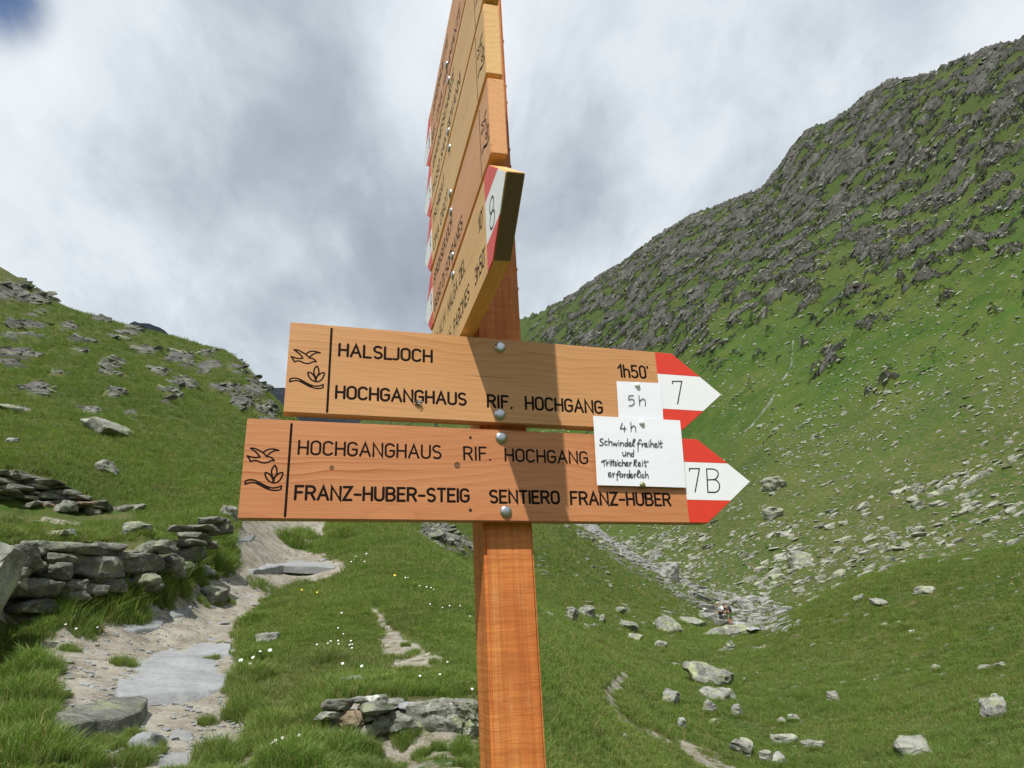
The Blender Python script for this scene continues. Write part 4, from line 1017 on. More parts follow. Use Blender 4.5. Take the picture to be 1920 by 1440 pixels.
tussock_field([(405,1408,95,55),(390,1352,34,24),(232,1240,50,22),(66,1180,60,30),(150,1185,50,22),(130,1215,36,20),(250,1420,70,40),(290,1400,40,24),(310,1130,34,20),(398,1233,30,12),(412,1207,26,10),
 (60,1395,150,60),(140,1410,110,45),(40,1300,120,60),(50,1340,110,50),(60,1240,90,50),(180,1118,120,60),(230,1110,90,60),(280,1080,70,60),(120,1130,120,50),(330,1080,60,45),(360,1065,50,40),(400,1040,60,44),(420,1010,50,34),
 (550,1010,60,44),(575,1000,50,30),(640,1000,60,40),(500,1100,80,22),(560,1095,60,24),(470,1160,70,34),(470,1260,80,44),(460,1320,70,50),(500,1360,90,60),(540,1420,110,70),(470,1400,60,40),
 (590,1300,90,50),(640,1400,110,60),(700,1440,90,40),(760,1380,60,34),(870,1410,50,40),(740,1290,80,30),(820,1290,80,30),(610,1230,90,40),(850,1300,50,24),(300,1092,60,36),(215,1090,60,50),
 (688,1150,26,16),(735,1165,26,16),(700,1200,30,18),(725,1232,34,20),(775,1222,26,14),(765,1256,34,18),(815,1240,26,16),(838,1262,34,20),(800,1266,30,16),(760,1208,22,12),
 (640,1392,60,40),(700,1405,40,30),(790,1412,40,24),(820,1398,30,22),(880,1432,60,30),(600,1340,50,40),(870,1392,30,26),(930,1420,60,40),(250,1378,40,26),(200,1392,60,34),(480,1225,50,30),(520,1130,60,26),(430,1045,40,22),(380,1090,36,18)])

# ------------------------------------------------------------------ flowers
PETAL = plain('white_petal', (.80, .81, .80), .5); YEL = plain('yellow_centre', (.75, .48, .03), .6); STEM = plain('flower_stem', (.07, .13, .03), .6); YPET = plain('yellow_petal', (.80, .55, .02), .5)
def flower_mesh(pm):
    vs, fs = [], []
    for k_ in range(8):
        a = k_ * math.pi / 4; c_, s_ = math.cos(a), math.sin(a); i = len(vs)
        for (rr, tt, zz) in ((.15, -.12, 0), (.62, -.26, .05), (1.0, 0, .0), (.62, .26, .05), (.15, .12, 0)): vs.append((rr * c_ - tt * s_, rr * s_ + tt * c_, zz))
        fs.append((i, i + 1, i + 2, i + 3, i + 4))
    return mesh('petals', vs, fs, pm)
pet = flower_mesh(PETAL); pety = flower_mesh(YPET)
bm = bmesh.new(); bmesh.ops.create_icosphere(bm, subdivisions=1, radius=.24); cen = bm_mesh('flower_centre', bm, YEL)
bm = bmesh.new(); bmesh.ops.create_cone(bm, segments=5, radius1=.07, radius2=.05, depth=1, cap_ends=True); bmesh.ops.translate(bm, verts=bm.verts, vec=(0, 0, -.5)); stm = bm_mesh('stem', bm, STEM)
FL = [(90,865,9),(160,850,7),(200,812,6),(255,805,9),(145,888,7),(520,772,5),(582,765,5),(598,752,5),(640,750,4),(643,768,4),(712,750,5),(705,773,4),(720,770,4),(718,792,5),(665,883,7),(773,898,7),(660,587,5),(1258,875,5),(1103,957,6),(1215,948,5),(1398,1033,6),(265,1350,9),(325,1320,8),(285,1335,8),
 (740,260,4),(800,245,4),(790,290,4),(715,290,4),(1020,383,4),(1035,383,3),(1100,430,4),(1140,435,4),(1165,440,4),(1230,555,4),(1270,545,4),(1385,605,4),(730,280,3),(640,675,4),(670,710,4),(1330,545,3),(1180,450,3),(1160,535,3),(-270,-0,0)]
fpos = [(420 + a / 3, 960 + b / 3, c * 1.2) for a, b, c in FL if c]; fpos = [(a, b, c * .68) for a, b, c in fpos] + [(450,1248,8),(473,1242,7),(467,1256,8),(140,1188,4),(180,1185,4),(560,1395,7),(100,1080,3),(120,1180,4)]
def flower(px, py, w, pm, label, grp, name):
    p = hit(px, py + 10); k_ = math.hypot(p.x, p.y) / FPX; rad = max(w * k_ / 2, .012); h = 9 * k_ + .05
    e = empty(name, p); props(e, label, 'flower', grp)
    t = Vector((rnd.uniform(-.4, .4), -rnd.uniform(.5, 1.3), 1)).normalized(); q = t.to_track_quat('Z', 'Y').to_euler()
    for me, nm, sc in ((pm, 'petals', (rad,) * 3), (cen, 'flower_centre', (rad,) * 3), (stm, 'stem', (.03, .03, h))):
        o = link(nm, me, e); o.location = (0, 0, h); o.scale = sc
        if nm != 'stem': o.rotation_euler = q
for (x, y, w) in fpos: flower(x, y, w, pet, 'small white flower standing in the grass beside the path', 'white flowers in the grass by the path', 'white_flower')
for (x, y, w) in [(250,1093,6),(740,1083,5),(565,1111,4),(594,1116,4)]: flower(x, y, w, pety, 'small yellow flower standing in the grass', 'yellow flowers in the grass', 'yellow_flower')

# ------------------------------------------------------------------ signpost
PLU, PRU, PDW, TF = .0457, .1276, .0804, .0225
foot_u, foot_w = (PLU + PRU) / 2, -TF - PDW / 2
def s2w(u, v, w): return Rw @ np.array([u, v, w]) + TW
fw = s2w(foot_u, 0, foot_w); fz = ground_z(fw[0], fw[1]); FOOTV = fz - TW[2]
signpost = empty('signpost', (fw[0], fw[1], fz))
RM = Matrix([[float(Rw[i][j]) for j in range(3)] for i in range(3)])
signpost.rotation_euler = RM.to_euler()
props(signpost, 'orange larch hiking signpost with seven engraved direction boards bolted on', 'signpost')
FO = np.array([foot_u, FOOTV, foot_w])
class Frame:
    """plane of a board in signpost coordinates: a along, d down, o outwards"""
    def __init__(s, O, A, D, N): s.O, s.A, s.D, s.N = map(lambda q: np.array(q, float), (O, A, D, N))
    def p(s, a, d, o=0.): return s.O + s.A * a + s.D * d + s.N * o - FO
    def mat(s):   # local board axes: x along, y up, z out
        m = Matrix.Identity(4)
        for i in range(3): m[i][0] = s.A[i]; m[i][1] = -s.D[i]; m[i][2] = s.N[i]; m[i][3] = (s.O - FO)[i]
        return m
    def unp(s, px, py):
        """picture position -> (along, down) on this board's face"""
        d = Rw.T @ (M @ np.array([(px - 960) / FPX, -(py - 720) / FPX, 1.0])); o = Rw.T @ (np.array([0, 0, CAMZ]) - TW)
        A_ = np.array([s.A, s.D, -d]).T; k_ = np.linalg.solve(A_, o - s.O); return k_[0], k_[1]
def fr_front(r, o): c, q = math.cos(r), math.sin(r); return Frame((0, o, 0), (c, q, 0), (q, -c, 0), (0, 0, 1))
F1 = fr_front(-.0156, -.0917); F2 = fr_front(-.0154, -.2546)
RL, YL, LP, V3, HL = -.008, -.0393, .0172, .2405, .1477
def bl(v, w): c, q = math.cos(RL), math.sin(RL); W_ = c * w - q * v; return np.array([LP + YL * W_, q * w + c * v + V3, W_])
o_ = bl(0, 0); A_ = bl(0, 1) - o_; D_ = bl(-1, 0) - o_; A_ /= np.linalg.norm(A_); D_ -= A_ * (A_ @ D_); D_ /= np.linalg.norm(D_)
NL = np.cross(-D_, A_); NL = NL if NL[0] < 0 else -NL
def fr_left(kk): return Frame(o_ - D_ * kk, A_, D_, NL)

def board(frame, outline, thick, mat, label=None, endmat=None):
    """outline in (along, down); front face at 0, body behind it; part origin lies on the board"""
    bm = bmesh.new(); f = bm.faces.new([bm.verts.new((a, -d, 0)) for a, d in outline])
    if f.normal.z < 0: bmesh.ops.reverse_faces(bm, faces=[f])
    ex = bmesh.ops.extrude_face_region(bm, geom=[f]); vs = [v for v in ex['geom'] if isinstance(v, bmesh.types.BMVert)]
    low = [v for v in bm.verts if v not in vs]
    for v in low: v.co.z -= thick
    bmesh.ops.recalc_face_normals(bm, faces=bm.faces)
    bmesh.ops.bevel(bm, geom=bm.edges, offset=.0012, segments=2, affect='EDGES')
    me = bm_mesh('sign_board', bm, mat)
    o = link('sign_board', me, signpost); o.matrix_local = frame.mat()
    if label: o['label'] = label
    return o
def patch(parent, name, poly, mat, z=.0006, back=.0):
    """thin painted face piece on a board"""
    bm = bmesh.new(); f = bm.faces.new([bm.verts.new((a, -d, z)) for a, d in poly])
    if f.normal.z < 0: bmesh.ops.reverse_faces(bm, faces=[f])
    ex = bmesh.ops.extrude_face_region(bm, geom=[f]); vs = [v for v in ex['geom'] if isinstance(v, bmesh.types.BMVert)]
    for v in bm.verts:
        if v not in vs: v.co.z = -.0008
    bmesh.ops.recalc_face_normals(bm, faces=bm.faces)
    return link(name, bm_mesh(name, bm, mat), parent)

# --- stroke lettering
def arc(cx, cy, rx, ry, a0, a1, n=9): return [(cx + rx * math.cos(R(a0 + (a1 - a0) * i / (n - 1))), cy + ry * math.sin(R(a0 + (a1 - a0) * i / (n - 1)))) for i in range(n)]
def stad(w, t=1.0, b=0.0): r = w / 2; return arc(r, t - r, r, r, 0, 180) + arc(r, b + r, r, r, 180, 360) + [(w, t - r)]
W_ = .50; r_ = W_ / 2
GL_ = {
 'H': (W_, [[(0,0),(0,1)],[(W_,0),(W_,1)],[(0,.5),(W_,.5)]]), 'A': (.58, [[(0,0),(.29,1),(.58,0)],[(.11,.34),(.47,.34)]]),
 'L': (.42, [[(0,1),(0,0),(.42,0)]]), 'J': (.34, [[(.34,1),(.34,.18)]+arc(.17,.18,.17,.18,0,-130)]),
 'O': (W_, [stad(W_)]), 'C': (W_, [arc(r_,1-r_,r_,r_,25,180)+arc(r_,r_,r_,r_,180,335)]),
 'S': (.46, [arc(.23,.75,.23,.25,40,180,8)[:-1]+arc(.23,.75,.23,.25,180,270,5)+arc(.23,.25,.23,.25,90,0,5)+arc(.23,.25,.23,.25,0,-140,8)]),
 'G': (W_, [arc(r_,1-r_,r_,r_,25,180)+arc(r_,r_,r_,r_,180,360)+[(W_,.48),(.26,.48)]]), 'N': (.52, [[(0,0),(0,1),(.52,0),(.52,1)]]),
 'U': (W_, [[(0,1),(0,r_)]+arc(r_,r_,r_,r_,180,360)+[(W_,1)]]), 'R': (W_, [[(0,0),(0,1),(.27,1)]+arc(.27,.745,.22,.255,90,-90,8)+[(0,.49)],[(.27,.49),(W_,0)]]),
 'I': (.0, [[(0,0),(0,1)]]), 'F': (.42, [[(0,0),(0,1),(.42,1)],[(0,.53),(.36,.53)]]), 'E': (.42, [[(.42,1),(0,1),(0,0),(.42,0)],[(0,.52),(.36,.52)]]),
 'Z': (.46, [[(0,1),(.46,1),(0,0),(.46,0)]]), 'T': (.46, [[(0,1),(.46,1)],[(.23,1),(.23,0)]]), 'P': (W_, [[(0,0),(0,1),(.27,1)]+arc(.27,.74,.22,.26,90,-90,8)+[(0,.48)]]),
 'B': (W_, [[(0,0),(0,1),(.27,1)]+arc(.27,.765,.20,.235,90,-90,8)+[(0,.53)],[(.27,.53)]+arc(.27,.265,.23,.265,90,-90,8)+[(0,0)]]), 'M': (.60, [[(0,0),(0,1),(.3,.35),(.6,1),(.6,0)]]),
 'D': (W_, [[(0,0),(0,1),(.2,1)]+arc(.2,.7,.3,.3,90,0,6)+arc(.2,.3,.3,.3,0,-90,6)+[(0,0)]]), 'V': (.54, [[(0,1),(.27,0),(.54,1)]]), 'K': (.5,[[(0,0),(0,1)],[(.5,1),(0,.42)],[(.16,.6),(.5,0)]]),
 '-': (.34, [[(0,.42),(.34,.42)]]), '.': (.02, [[(0,.01),(.02,.03)]]), ' ': (.22, []), "'": (.02, [[(0,.98),(0,.86)]]),
 '1': (.22, [[(0,.74),(.22,1),(.22,0)]]), '5': (.44, [[(.42,1),(.04,1),(.03,.55)]+arc(.2,.36,.24,.24,110,0,7)+arc(.2,.24,.24,.24,0,-150,8)]),
 '0': (.44, [stad(.44)]), '3': (.44, [arc(.21,.765,.21,.235,140,-90,9)+arc(.21,.265,.23,.265,90,-150,10)]), 'h': (.42, [[(0,0),(0,1)],[(0,.42)]+arc(.21,.44,.21,.22,180,0,8)+[(.42,0)]]),
 '7': (.46, [[(0,.9),(0,1),(.46,1),(.24,0)]]), '8': (.44, [arc(.22,.76,.19,.24,-90,270,14),arc(.22,.26,.22,.26,90,450,14)]), '9': (.44, [arc(.22,.7,.22,.3,-20,-340,14)+[(.44,.7),(.36,.2)]+arc(.2,.2,.2,.2,-10,-120,5)]),
 '2': (.44, [arc(.22,.76,.22,.24,160,-30,8)+[(0,0),(.44,0)]]),
}
def ribbon(bm, pl, hw, z, crown=.0004):
    P = [Vector(p) for p in pl]; Q = [P[0]]
    for p in P[1:]:
        if (p - Q[-1]).length > hw * .12: Q.append(p)
    if len(Q) < 2: Q = [P[0], P[0] + Vector((hw * .3, 0))]
    n = len(Q); rows = []
    closed = n > 4 and (Q[0] - Q[-1]).length < hw * .6
    for i in range(n):
        d0 = (Q[i] - Q[i - 1]).normalized() if i > 0 else (Q[1] - Q[0]).normalized(); d1 = (Q[i + 1] - Q[i]).normalized() if i < n - 1 else d0
        t = d0 + d1; t = t.normalized() if t.length > 1e-4 else d0; nn = Vector((-t.y, t.x)); c = max(.42, nn.dot(Vector((-d0.y, d0.x)))); w = hw / c
        rows.append([bm.verts.new((Q[i].x + nn.x * w, Q[i].y + nn.y * w, z)), bm.verts.new((Q[i].x, Q[i].y, z + crown)), bm.verts.new((Q[i].x - nn.x * w, Q[i].y - nn.y * w, z))])
    for i in range(n - 1):
        for k_ in range(2): bm.faces.new((rows[i][k_], rows[i + 1][k_], rows[i + 1][k_ + 1], rows[i][k_ + 1]))
    if not closed:
        for (row, c, d) in ((rows[0], Q[0], (Q[0] - Q[1]).normalized()), (rows[-1], Q[-1], (Q[-1] - Q[-2]).normalized())):
            a0 = math.atan2(d.y, d.x); fan = [bm.verts.new((c.x + hw * math.cos(a0 + t), c.y + hw * math.sin(a0 + t), z)) for t in (-.9, -.3, .3, .9)]
            left = row[0] if (row[0].co.xy - c).dot(Vector((-d.y, d.x))) > 0 else row[2]; right = row[2] if left is row[0] else row[0]
            ch = [right] + fan + [left]
            for q in range(len(ch) - 1): bm.faces.new((row[1], ch[q], ch[q + 1]))
Z_TXT = -.00005
def lettering(parent, frame, text, tl, blp, br, hw, mat=INK, name='lettering', gap=.20, z=Z_TXT, wmul=None):
    """tl, blp, br: picture positions of the first cap's top left and bottom left and the last cap's bottom right"""
    a0, d0 = frame.unp(*blp); a1, d1 = frame.unp(*br); at, dt = frame.unp(*tl)
    h = math.hypot(at - a0, dt - d0) - 2 * hw; L0 = math.hypot(a1 - a0, d1 - d0) - 2 * hw
    wid = 0; items_ = []
    for i_, ch in enumerate(text):
        w, s = GL_[ch]; items_.append((wid, s)); wid += w + gap - (.13 if text[i_:i_ + 2] == 'LJ' else 0)
    wid -= gap
    ux = Vector(((a1 - a0), -(d1 - d0))).normalized(); uy = Vector((-ux.y, ux.x)); k_ = L0 / wid
    org = Vector((a0, -d0)) + (ux + uy) * hw; bm = bmesh.new()
    for off, strokes in items_:
        for s in strokes: ribbon(bm, [org + ux * (off + x) * k_ + uy * y * h for x, y in s], hw, z)
    bmesh.ops.recalc_face_normals(bm, faces=bm.faces)
    for f in bm.faces:
        if f.normal.z < 0: f.normal_flip()
    return link(name, bm_mesh(name, bm, mat, True), parent)
def strokes_px(parent, frame, lines, hw, mat, name, z=Z_TXT, delta=(0, 0), conv=None):
    bm = bmesh.new()
    for l in lines:
        pts_ = []
        for p in l:
            a, d = frame.unp(*p) if conv is None else conv(*p); pts_.append((a + delta[0], -(d + delta[1])))
        ribbon(bm, pts_, hw, z)
    for f in bm.faces:
        f.normal_update()
        if f.normal.z < 0: f.normal_flip()
    return link(name, bm_mesh(name, bm, mat, True), parent)
def smooth_pl(P, n=4):
    out = []
    for i in range(len(P) - 1):
        p0, p1, p2, p3 = (Vector(P[max(i - 1, 0)]), Vector(P[i]), Vector(P[i + 1]), Vector(P[min(i + 2, len(P) - 1)]))
        for k_ in range(n):
            t = k_ / n; out.append(tuple(.5 * ((2 * p1) + (p2 - p0) * t + (2 * p0 - 5 * p1 + 4 * p2 - p3) * t * t + (3 * p1 - p0 - 3 * p2 + p3) * t ** 3)))
    return out + [tuple(P[-1])]
LOGO = [  # traced from the lower board, in a 12x enlargement with its corner at (450, 820)
 smooth_pl([(235,243),(320,248),(420,290),(500,335),(545,368),(600,432)]), smooth_pl([(235,243),(330,310),(400,375),(450,445)]),
 smooth_pl([(165,415),(260,445),(350,458),(450,446)]), [(165,415),(205,480),(245,548)], smooth_pl([(245,548),(310,522),(390,528),(460,560),(550,578),(630,560),(700,525),(770,528)]),
 smooth_pl([(600,432),(680,445),(735,480),(770,528)]), smooth_pl([(515,348),(590,290),(690,262),(790,272),(875,295)]), smooth_pl([(875,295),(790,300),(700,340),(600,425)]),
 smooth_pl([(785,628),(735,690),(710,770),(722,860),(752,930)]), smooth_pl([(785,628),(820,690),(832,780),(810,850),(752,930)]),
 smooth_pl([(752,1030),(660,990),(590,910),(565,800),(640,810),(700,870),(735,940),(752,1030)]), smooth_pl([(752,1030),(840,1010),(920,930),(965,800),(880,810),(800,880),(765,950),(752,1030)]),
 smooth_pl([(120,985),(210,955),(320,965),(420,1010),(560,1085),(680,1130),(780,1138),(860,1120),(930,1090)]), [(120,985),(118,1055)], smooth_pl([(118,1055),(210,1025),(330,1022),(420,1060),(560,1135),(680,1180),(790,1195),(870,1185),(925,1165)]), [(930,1090),(925,1165)],
 smooth_pl([(390,1010),(520,1085),(650,1140)]), smooth_pl([(400,1035),(520,1105),(650,1158)])]
def logo_on(parent, frame, delta, conv, hw=.00145):
    return strokes_px(parent, frame, LOGO, hw, INK, 'emblem', conv=conv, delta=delta)
def logo_conv(x, y): return F2.unp(450 + x / 12, 820 + y / 12)

def head(parent, a, d, rad, mat=ZINC, name='bolt', h=.45):
    """domed carriage-bolt head on a washer rim"""
    bm = bmesh.new(); prof = [(1.0, 0), (1.0, .10), (.93, .2), (.75, .42 * h / .45 * .8 + .05), (.45, h * .9), (.18, h)]; seg = 18; rows = []
    for (rr, zz) in prof: rows.append([bm.verts.new((a + rr * rad * math.cos(t * 2 * math.pi / seg), -d + rr * rad * math.sin(t * 2 * math.pi / seg), zz * rad)) for t in range(seg)])
    for i in range(len(rows) - 1):
        for t in range(seg): bm.faces.new((rows[i][t], rows[i][(t + 1) % seg], rows[i + 1][(t + 1) % seg], rows[i + 1][t]))
    bm.faces.new(rows[-1])
    return link(name, bm_mesh(name, bm, mat, True), parent)

# post
bm = bmesh.new()
for (u0, u1, w0, w1, v0, v1) in ((PLU, PRU, -TF - PDW, -TF, FOOTV - .35, 1.30),):
    bmesh.ops.create_cube(bm, size=1)
    for v in bm.verts: v.co = Vector(((v.co.x + .5) * (u1 - u0) + u0 - FO[0], (v.co.y + .5) * (v1 - v0) + v0 - FO[1], (v.co.z + .5) * (w1 - w0) + w0 - FO[2]))
bmesh.ops.bevel(bm, geom=bm.edges, offset=.0045, segments=2, affect='EDGES')
post = link('post', bm_mesh('post', bm, WPOST), signpost)
# pale worn arris on the post's front left edge, below the boards
# front boards
H1, H2, WA, WB = .1508, .1494, .0427, .1098
def front_board(fr, ul, ur, uk, ut, ug, H, mat, lab):
    b = board(fr, [(ul, 0), (uk, 0), (ut, H / 2), (uk, H), (ul, H)], TF, mat, lab)
    def slant(d): return uk + (ut - uk) * (d / (H / 2) if d < H / 2 else (H - d) / (H / 2))
    i = .0012
    patch(b, 'red_stripe', [(ur, i), (uk - .0005, i), (slant(WA) - i, WA), (ur, WA)], RED)
    patch(b, 'white_stripe', [(ur, WA + .0004), (slant(WA) - i, WA + .0004), (ut - 2 * i, H / 2), (slant(WB) - i, WB - .0004), (ur, WB - .0004)], WHT)
    patch(b, 'red_stripe', [(ur, WB), (slant(WB) - i, WB), (uk - .0005, H - i), (ur, H - i)], RED)
    bm = bmesh.new(); ribbon(bm, [(ug, -.006), (ug + .0002, -H + .004)], .0021, Z_TXT); bmesh.ops.recalc_face_normals(bm, faces=bm.faces)
    for f in bm.faces:
        if f.normal.z < 0: f.normal_flip()
    link('groove', bm_mesh('groove', bm, INK), b)
    return b
B1 = front_board(F1, -.2648, .3758, .4099, .5044, -.2008, H1, W1, 'upper front board reading HALSLJOCH with red and white arrow tip 7')
B2 = front_board(F2, -.3181, .4031, .4383, .5355, -.2542, H2, W2, 'lower front board reading FRANZ-HUBER-STEIG with red and white arrow tip 7B')
logo_on(B2, F2, (0, 0), logo_conv); logo_on(B1, F1, (-.2008 + .2542, .0015), logo_conv)
hw = .00235
lettering(B1, F1, 'HALSLJOCH', (634, 642), (633, 669), (812, 681.5), hw)
lettering(B1, F1, 'HOCHGANGHAUS', (628.5, 721), (627, 748.5), (876, 762), hw)
lettering(B1, F1, 'RIF.', (912.5, 738), (912.5, 765), (962, 768), hw, gap=.24)
lettering(B1, F1, 'HOCHGANG', (984, 741.5), (984, 769), (1132, 777.5), hw)
lettering(B1, F1, "1h50'", (1157, 682), (1159, 708.5), (1219, 711.5), hw * .95, gap=.22)
lettering(B2, F2, 'HOCHGANGHAUS', (558.5, 824), (557, 853.5), (828.5, 862), hw * .82)
lettering(B2, F2, 'RIF.', (869.5, 836), (868.5, 864), (921.5, 865), hw * .82, gap=.24)
lettering(B2, F2, 'HOCHGANG', (946, 839.5), (946, 866), (1104, 871.5), hw * .82)
lettering(B2, F2, 'FRANZ-HUBER-STEIG', (552.5, 908.5), (550, 939), (881.5, 943.5), hw)
lettering(B2, F2, 'SENTIERO', (917.5, 917), (917, 945), (1051, 946.5), hw)
lettering(B2, F2, 'FRANZ-HUBER', (1069.5, 920), (1069, 948), (1260, 950.5), hw)
strokes_px(B1, F1, [[(1260.6,719.5),(1260.6,715.3),(1278,715.3),(1270.3,757.5)]], .0012, NUM, 'numeral', z=.0007)
strokes_px(B2, F2, [[(1292.5,883),(1292.5,878.8),(1311,879),(1303,922.5)], [(1324.4,879.5),(1327,923),(1340,923.5)] ,
                    smooth_pl([(1324.4,879.5),(1337,879.8),(1345,884),(1346,891),(1341,898.5),(1327,900)]), smooth_pl([(1327,900),(1341,900),(1348,907),(1348.3,916),(1343,922.5),(1327,923.3)])], .0012, NUM, 'numeral', z=.0007)
for b, f, x, y in ((B1, F1, 937.5, 651.5), (B1, F1, 937, 777), (B2, F2, 939.5, 821), (B2, F2, 948.5, 959.5)):
    a, d = f.unp(x, y); head(b, a, d, .0098)
for x, y, rr, m_, nm in ((882, 820.5, .0024, HOLE, 'screw_hole'), (882, 956.5, .0026, HOLE, 'screw_hole'), (857, 871.5, .0048, KNOT, 'knot'), (622, 876.5, .0033, KNOT, 'knot')):
    a, d = F2.unp(x, y); head(B2, a, d, rr, m_, nm, .06)

# left stack: boards running towards the viewer on the post's left side
LT = .0257; g_ = .0097; NEAR3, NEAR4, FAR = .2475, .2535, -.40
TXT = {3: ('LODNERHUETTE', 'RIF. CIMA FIAMMANTE', '8'), 2: ('JOHANNESSCHARTE', 'PASSO SAN GIOVANNI', '5'), 1: ('TSCHIGAT', 'CIMA CIGOT', '9'), 0: ('SPRONSERJOCH', 'GIOGO DI SOPRANES', '9')}
LAB = {3: 'topmost side board, cut off by the upper picture edge', 2: 'second side board from the top', 1: 'pale yellowish side board with its square end up', 0: 'pinkish side board just above the board with arrow tip 8'}
def text_ad(parent, text, a0, a1, d0, h, hw, mat=INK, name='lettering', gap=.2, z=Z_TXT):
    wid = sum(GL_[c][0] + gap for c in text) - gap; k_ = (a1 - a0) / wid; x = 0; bm = bmesh.new()
    for ch in text:
        for s in GL_[ch][1]: ribbon(bm, [(a0 + (x + px) * k_, -d0 + py * h) for px, py in s], hw, z)
        x += GL_[ch][0] + gap
    for f in bm.faces:
        f.normal_update()
        if f.normal.z < 0: f.normal_flip()
    return link(name, bm_mesh(name, bm, mat, True), parent)
for kk, mat in ((3, W4), (2, W3), (1, W3), (0, W4)):
    fr = fr_left(kk * HL) if kk else Frame(o_ + D_ * g_, A_, D_, NL)
    # kk counts board tops: tops lie at (kk)*HL above the reference edge for 1..3 (bottom edge at (kk-1)*HL); kk=0 hangs below it
    if kk: top = -HL * 0; Hh = HL - g_ * .35
    fr = Frame(o_ - D_ * ((kk * HL - g_ * .35) if kk else -g_), A_, D_, NL); Hh = (HL - g_ * .8) if kk else HL - g_
    near = {3: NEAR3 + .01, 2: NEAR3 + .004, 1: NEAR3, 0: NEAR4}[kk]
    b = board(fr, [(near, 0), (FAR, 0), (FAR - .09, Hh / 2), (FAR, Hh), (near, Hh)], LT, mat, LAB[kk])
    rs = FAR + .034; i = .0012
    sl = lambda d: FAR - .09 * (d / (Hh / 2) if d < Hh / 2 else (Hh - d) / (Hh / 2))
    patch(b, 'red_stripe', [(rs, i), (FAR, i), (sl(WA) + i, WA), (rs, WA)], RED)
    patch(b, 'white_stripe', [(rs, WA + .0004), (sl(WA) + i, WA + .0004), (FAR - .09 + 2 * i, Hh / 2), (sl(WB * .95) + i, WB * .95 - .0004), (rs, WB * .95 - .0004)], WHT)
    patch(b, 'red_stripe', [(rs, WB * .95), (sl(WB * .95) + i, WB * .95), (FAR, Hh - i), (rs, Hh - i)], RED)
    t1, t2, num = TXT[kk]
    L1 = min(.40, .021 * len(t1)); L2 = min(.44, .021 * len(t2))
    text_ad(b, t1, -.34, -.34 + L1, .052, .025, .0029); text_ad(b, t2, -.34, -.34 + L2, .118, .025, .0029)
    text_ad(b, num, FAR + .004, FAR + .026, .094, .042, .0012, NUM, 'numeral', z=.0007)
    # emblem and groove at the square end; the emblem is drawn from the lower front board
    bm = bmesh.new(); ribbon(bm, [(near - .067, -.006), (near - .067, -Hh + .004)], .0019, Z_TXT)
    for f in bm.faces:
        f.normal_update()
        if f.normal.z < 0: f.normal_flip()
    link('groove', bm_mesh('groove', bm, INK), b)
    logo_on(b, fr, (near - .063 + .3181, 0), logo_conv)
# lowest side board, its arrow tip pointing at the viewer
fr5 = Frame(o_ + D_ * (HL + g_), A_, D_, NL); H5 = .160
B5 = board(fr5, [(-.42, 0), (.238, 0), (.335, H5 / 2), (.238, H5), (-.42, H5)], LT, W3, 'lowest side board with arrow tip 8 pointing at the viewer')
rs, uk, ut, i = .205, .238, .335, .0012
sl = lambda d: uk + (ut - uk) * (d / (H5 / 2) if d < H5 / 2 else (H5 - d) / (H5 / 2))
patch(B5, 'red_stripe', [(rs, i), (uk, i), (sl(.045) - i, .045), (rs, .045)], RED)
patch(B5, 'white_stripe', [(rs, .0454), (sl(.045) - i, .0454), (ut - 2 * i, H5 / 2), (sl(.117) - i, .1166), (rs, .1166)], WHT)
patch(B5, 'red_stripe', [(rs, .117), (sl(.117) - i, .117), (uk, H5 - i), (rs, H5 - i)], RED)
END_SHADE = plain('painted_end_shade', (.20, .125, .085), .7, var=.35)  # shade on the tip's lower slanted face, painted as a darker brown sheet
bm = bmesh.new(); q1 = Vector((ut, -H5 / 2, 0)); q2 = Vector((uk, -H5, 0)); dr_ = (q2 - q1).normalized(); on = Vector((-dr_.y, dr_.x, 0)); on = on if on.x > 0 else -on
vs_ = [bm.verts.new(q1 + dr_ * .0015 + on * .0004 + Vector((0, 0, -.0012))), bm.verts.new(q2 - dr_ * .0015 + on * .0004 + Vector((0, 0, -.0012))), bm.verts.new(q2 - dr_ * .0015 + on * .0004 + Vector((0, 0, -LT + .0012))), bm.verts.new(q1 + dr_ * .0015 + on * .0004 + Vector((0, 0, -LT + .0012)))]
bm.faces.new(vs_); link('end_face_shade', bm_mesh('end_face_shade', bm, END_SHADE), B5)
def line5(text, p0, p1, h, hw=.0027, **k):
    a0, d0 = fr5.unp(*p0); a1, d1 = fr5.unp(*p1); return text_ad(B5, text, a0, a1, (d0 + d1) / 2, h, hw, **k)
line5('MALGA ZIEL', (840, 590), (872, 506), .026)
a, d = fr5.unp(840, 590); text_ad(B5, 'ZIELALM', a - .20, a - .035, d, .026, .0019)
line5("10'", (898, 442), (906, 414), .027, gap=.24)
line5('PARCINES', (851, 622), (880, 563), .026)
a, d = fr5.unp(851, 622); text_ad(B5, 'PARTSCHINS', a - .26, a - .03, d, .026, .0019)
line5("3h50'", (891, 532), (910, 496), .027, gap=.22)
a, d = fr5.unp(924, 425)
text_ad(B5, '8', a - .014, a + .017, d + .002, .048, .0019, NUM, 'numeral', z=.0007)
for n_, (x, y) in enumerate(((838,122),(842,151),(841,247),(843,278),(845,363),(846,397),(849,480),(850,516))):
    kk = (3, 2, 2, 1, 1, 0, 0, 5)[n_]
    a, d = fr_left(0).unp(x, y)
    e = head(signpost, 0, 0, .0085); mm = fr_left(0).mat(); e.matrix_local = mm @ Matrix.Translation((a, -d, 0))
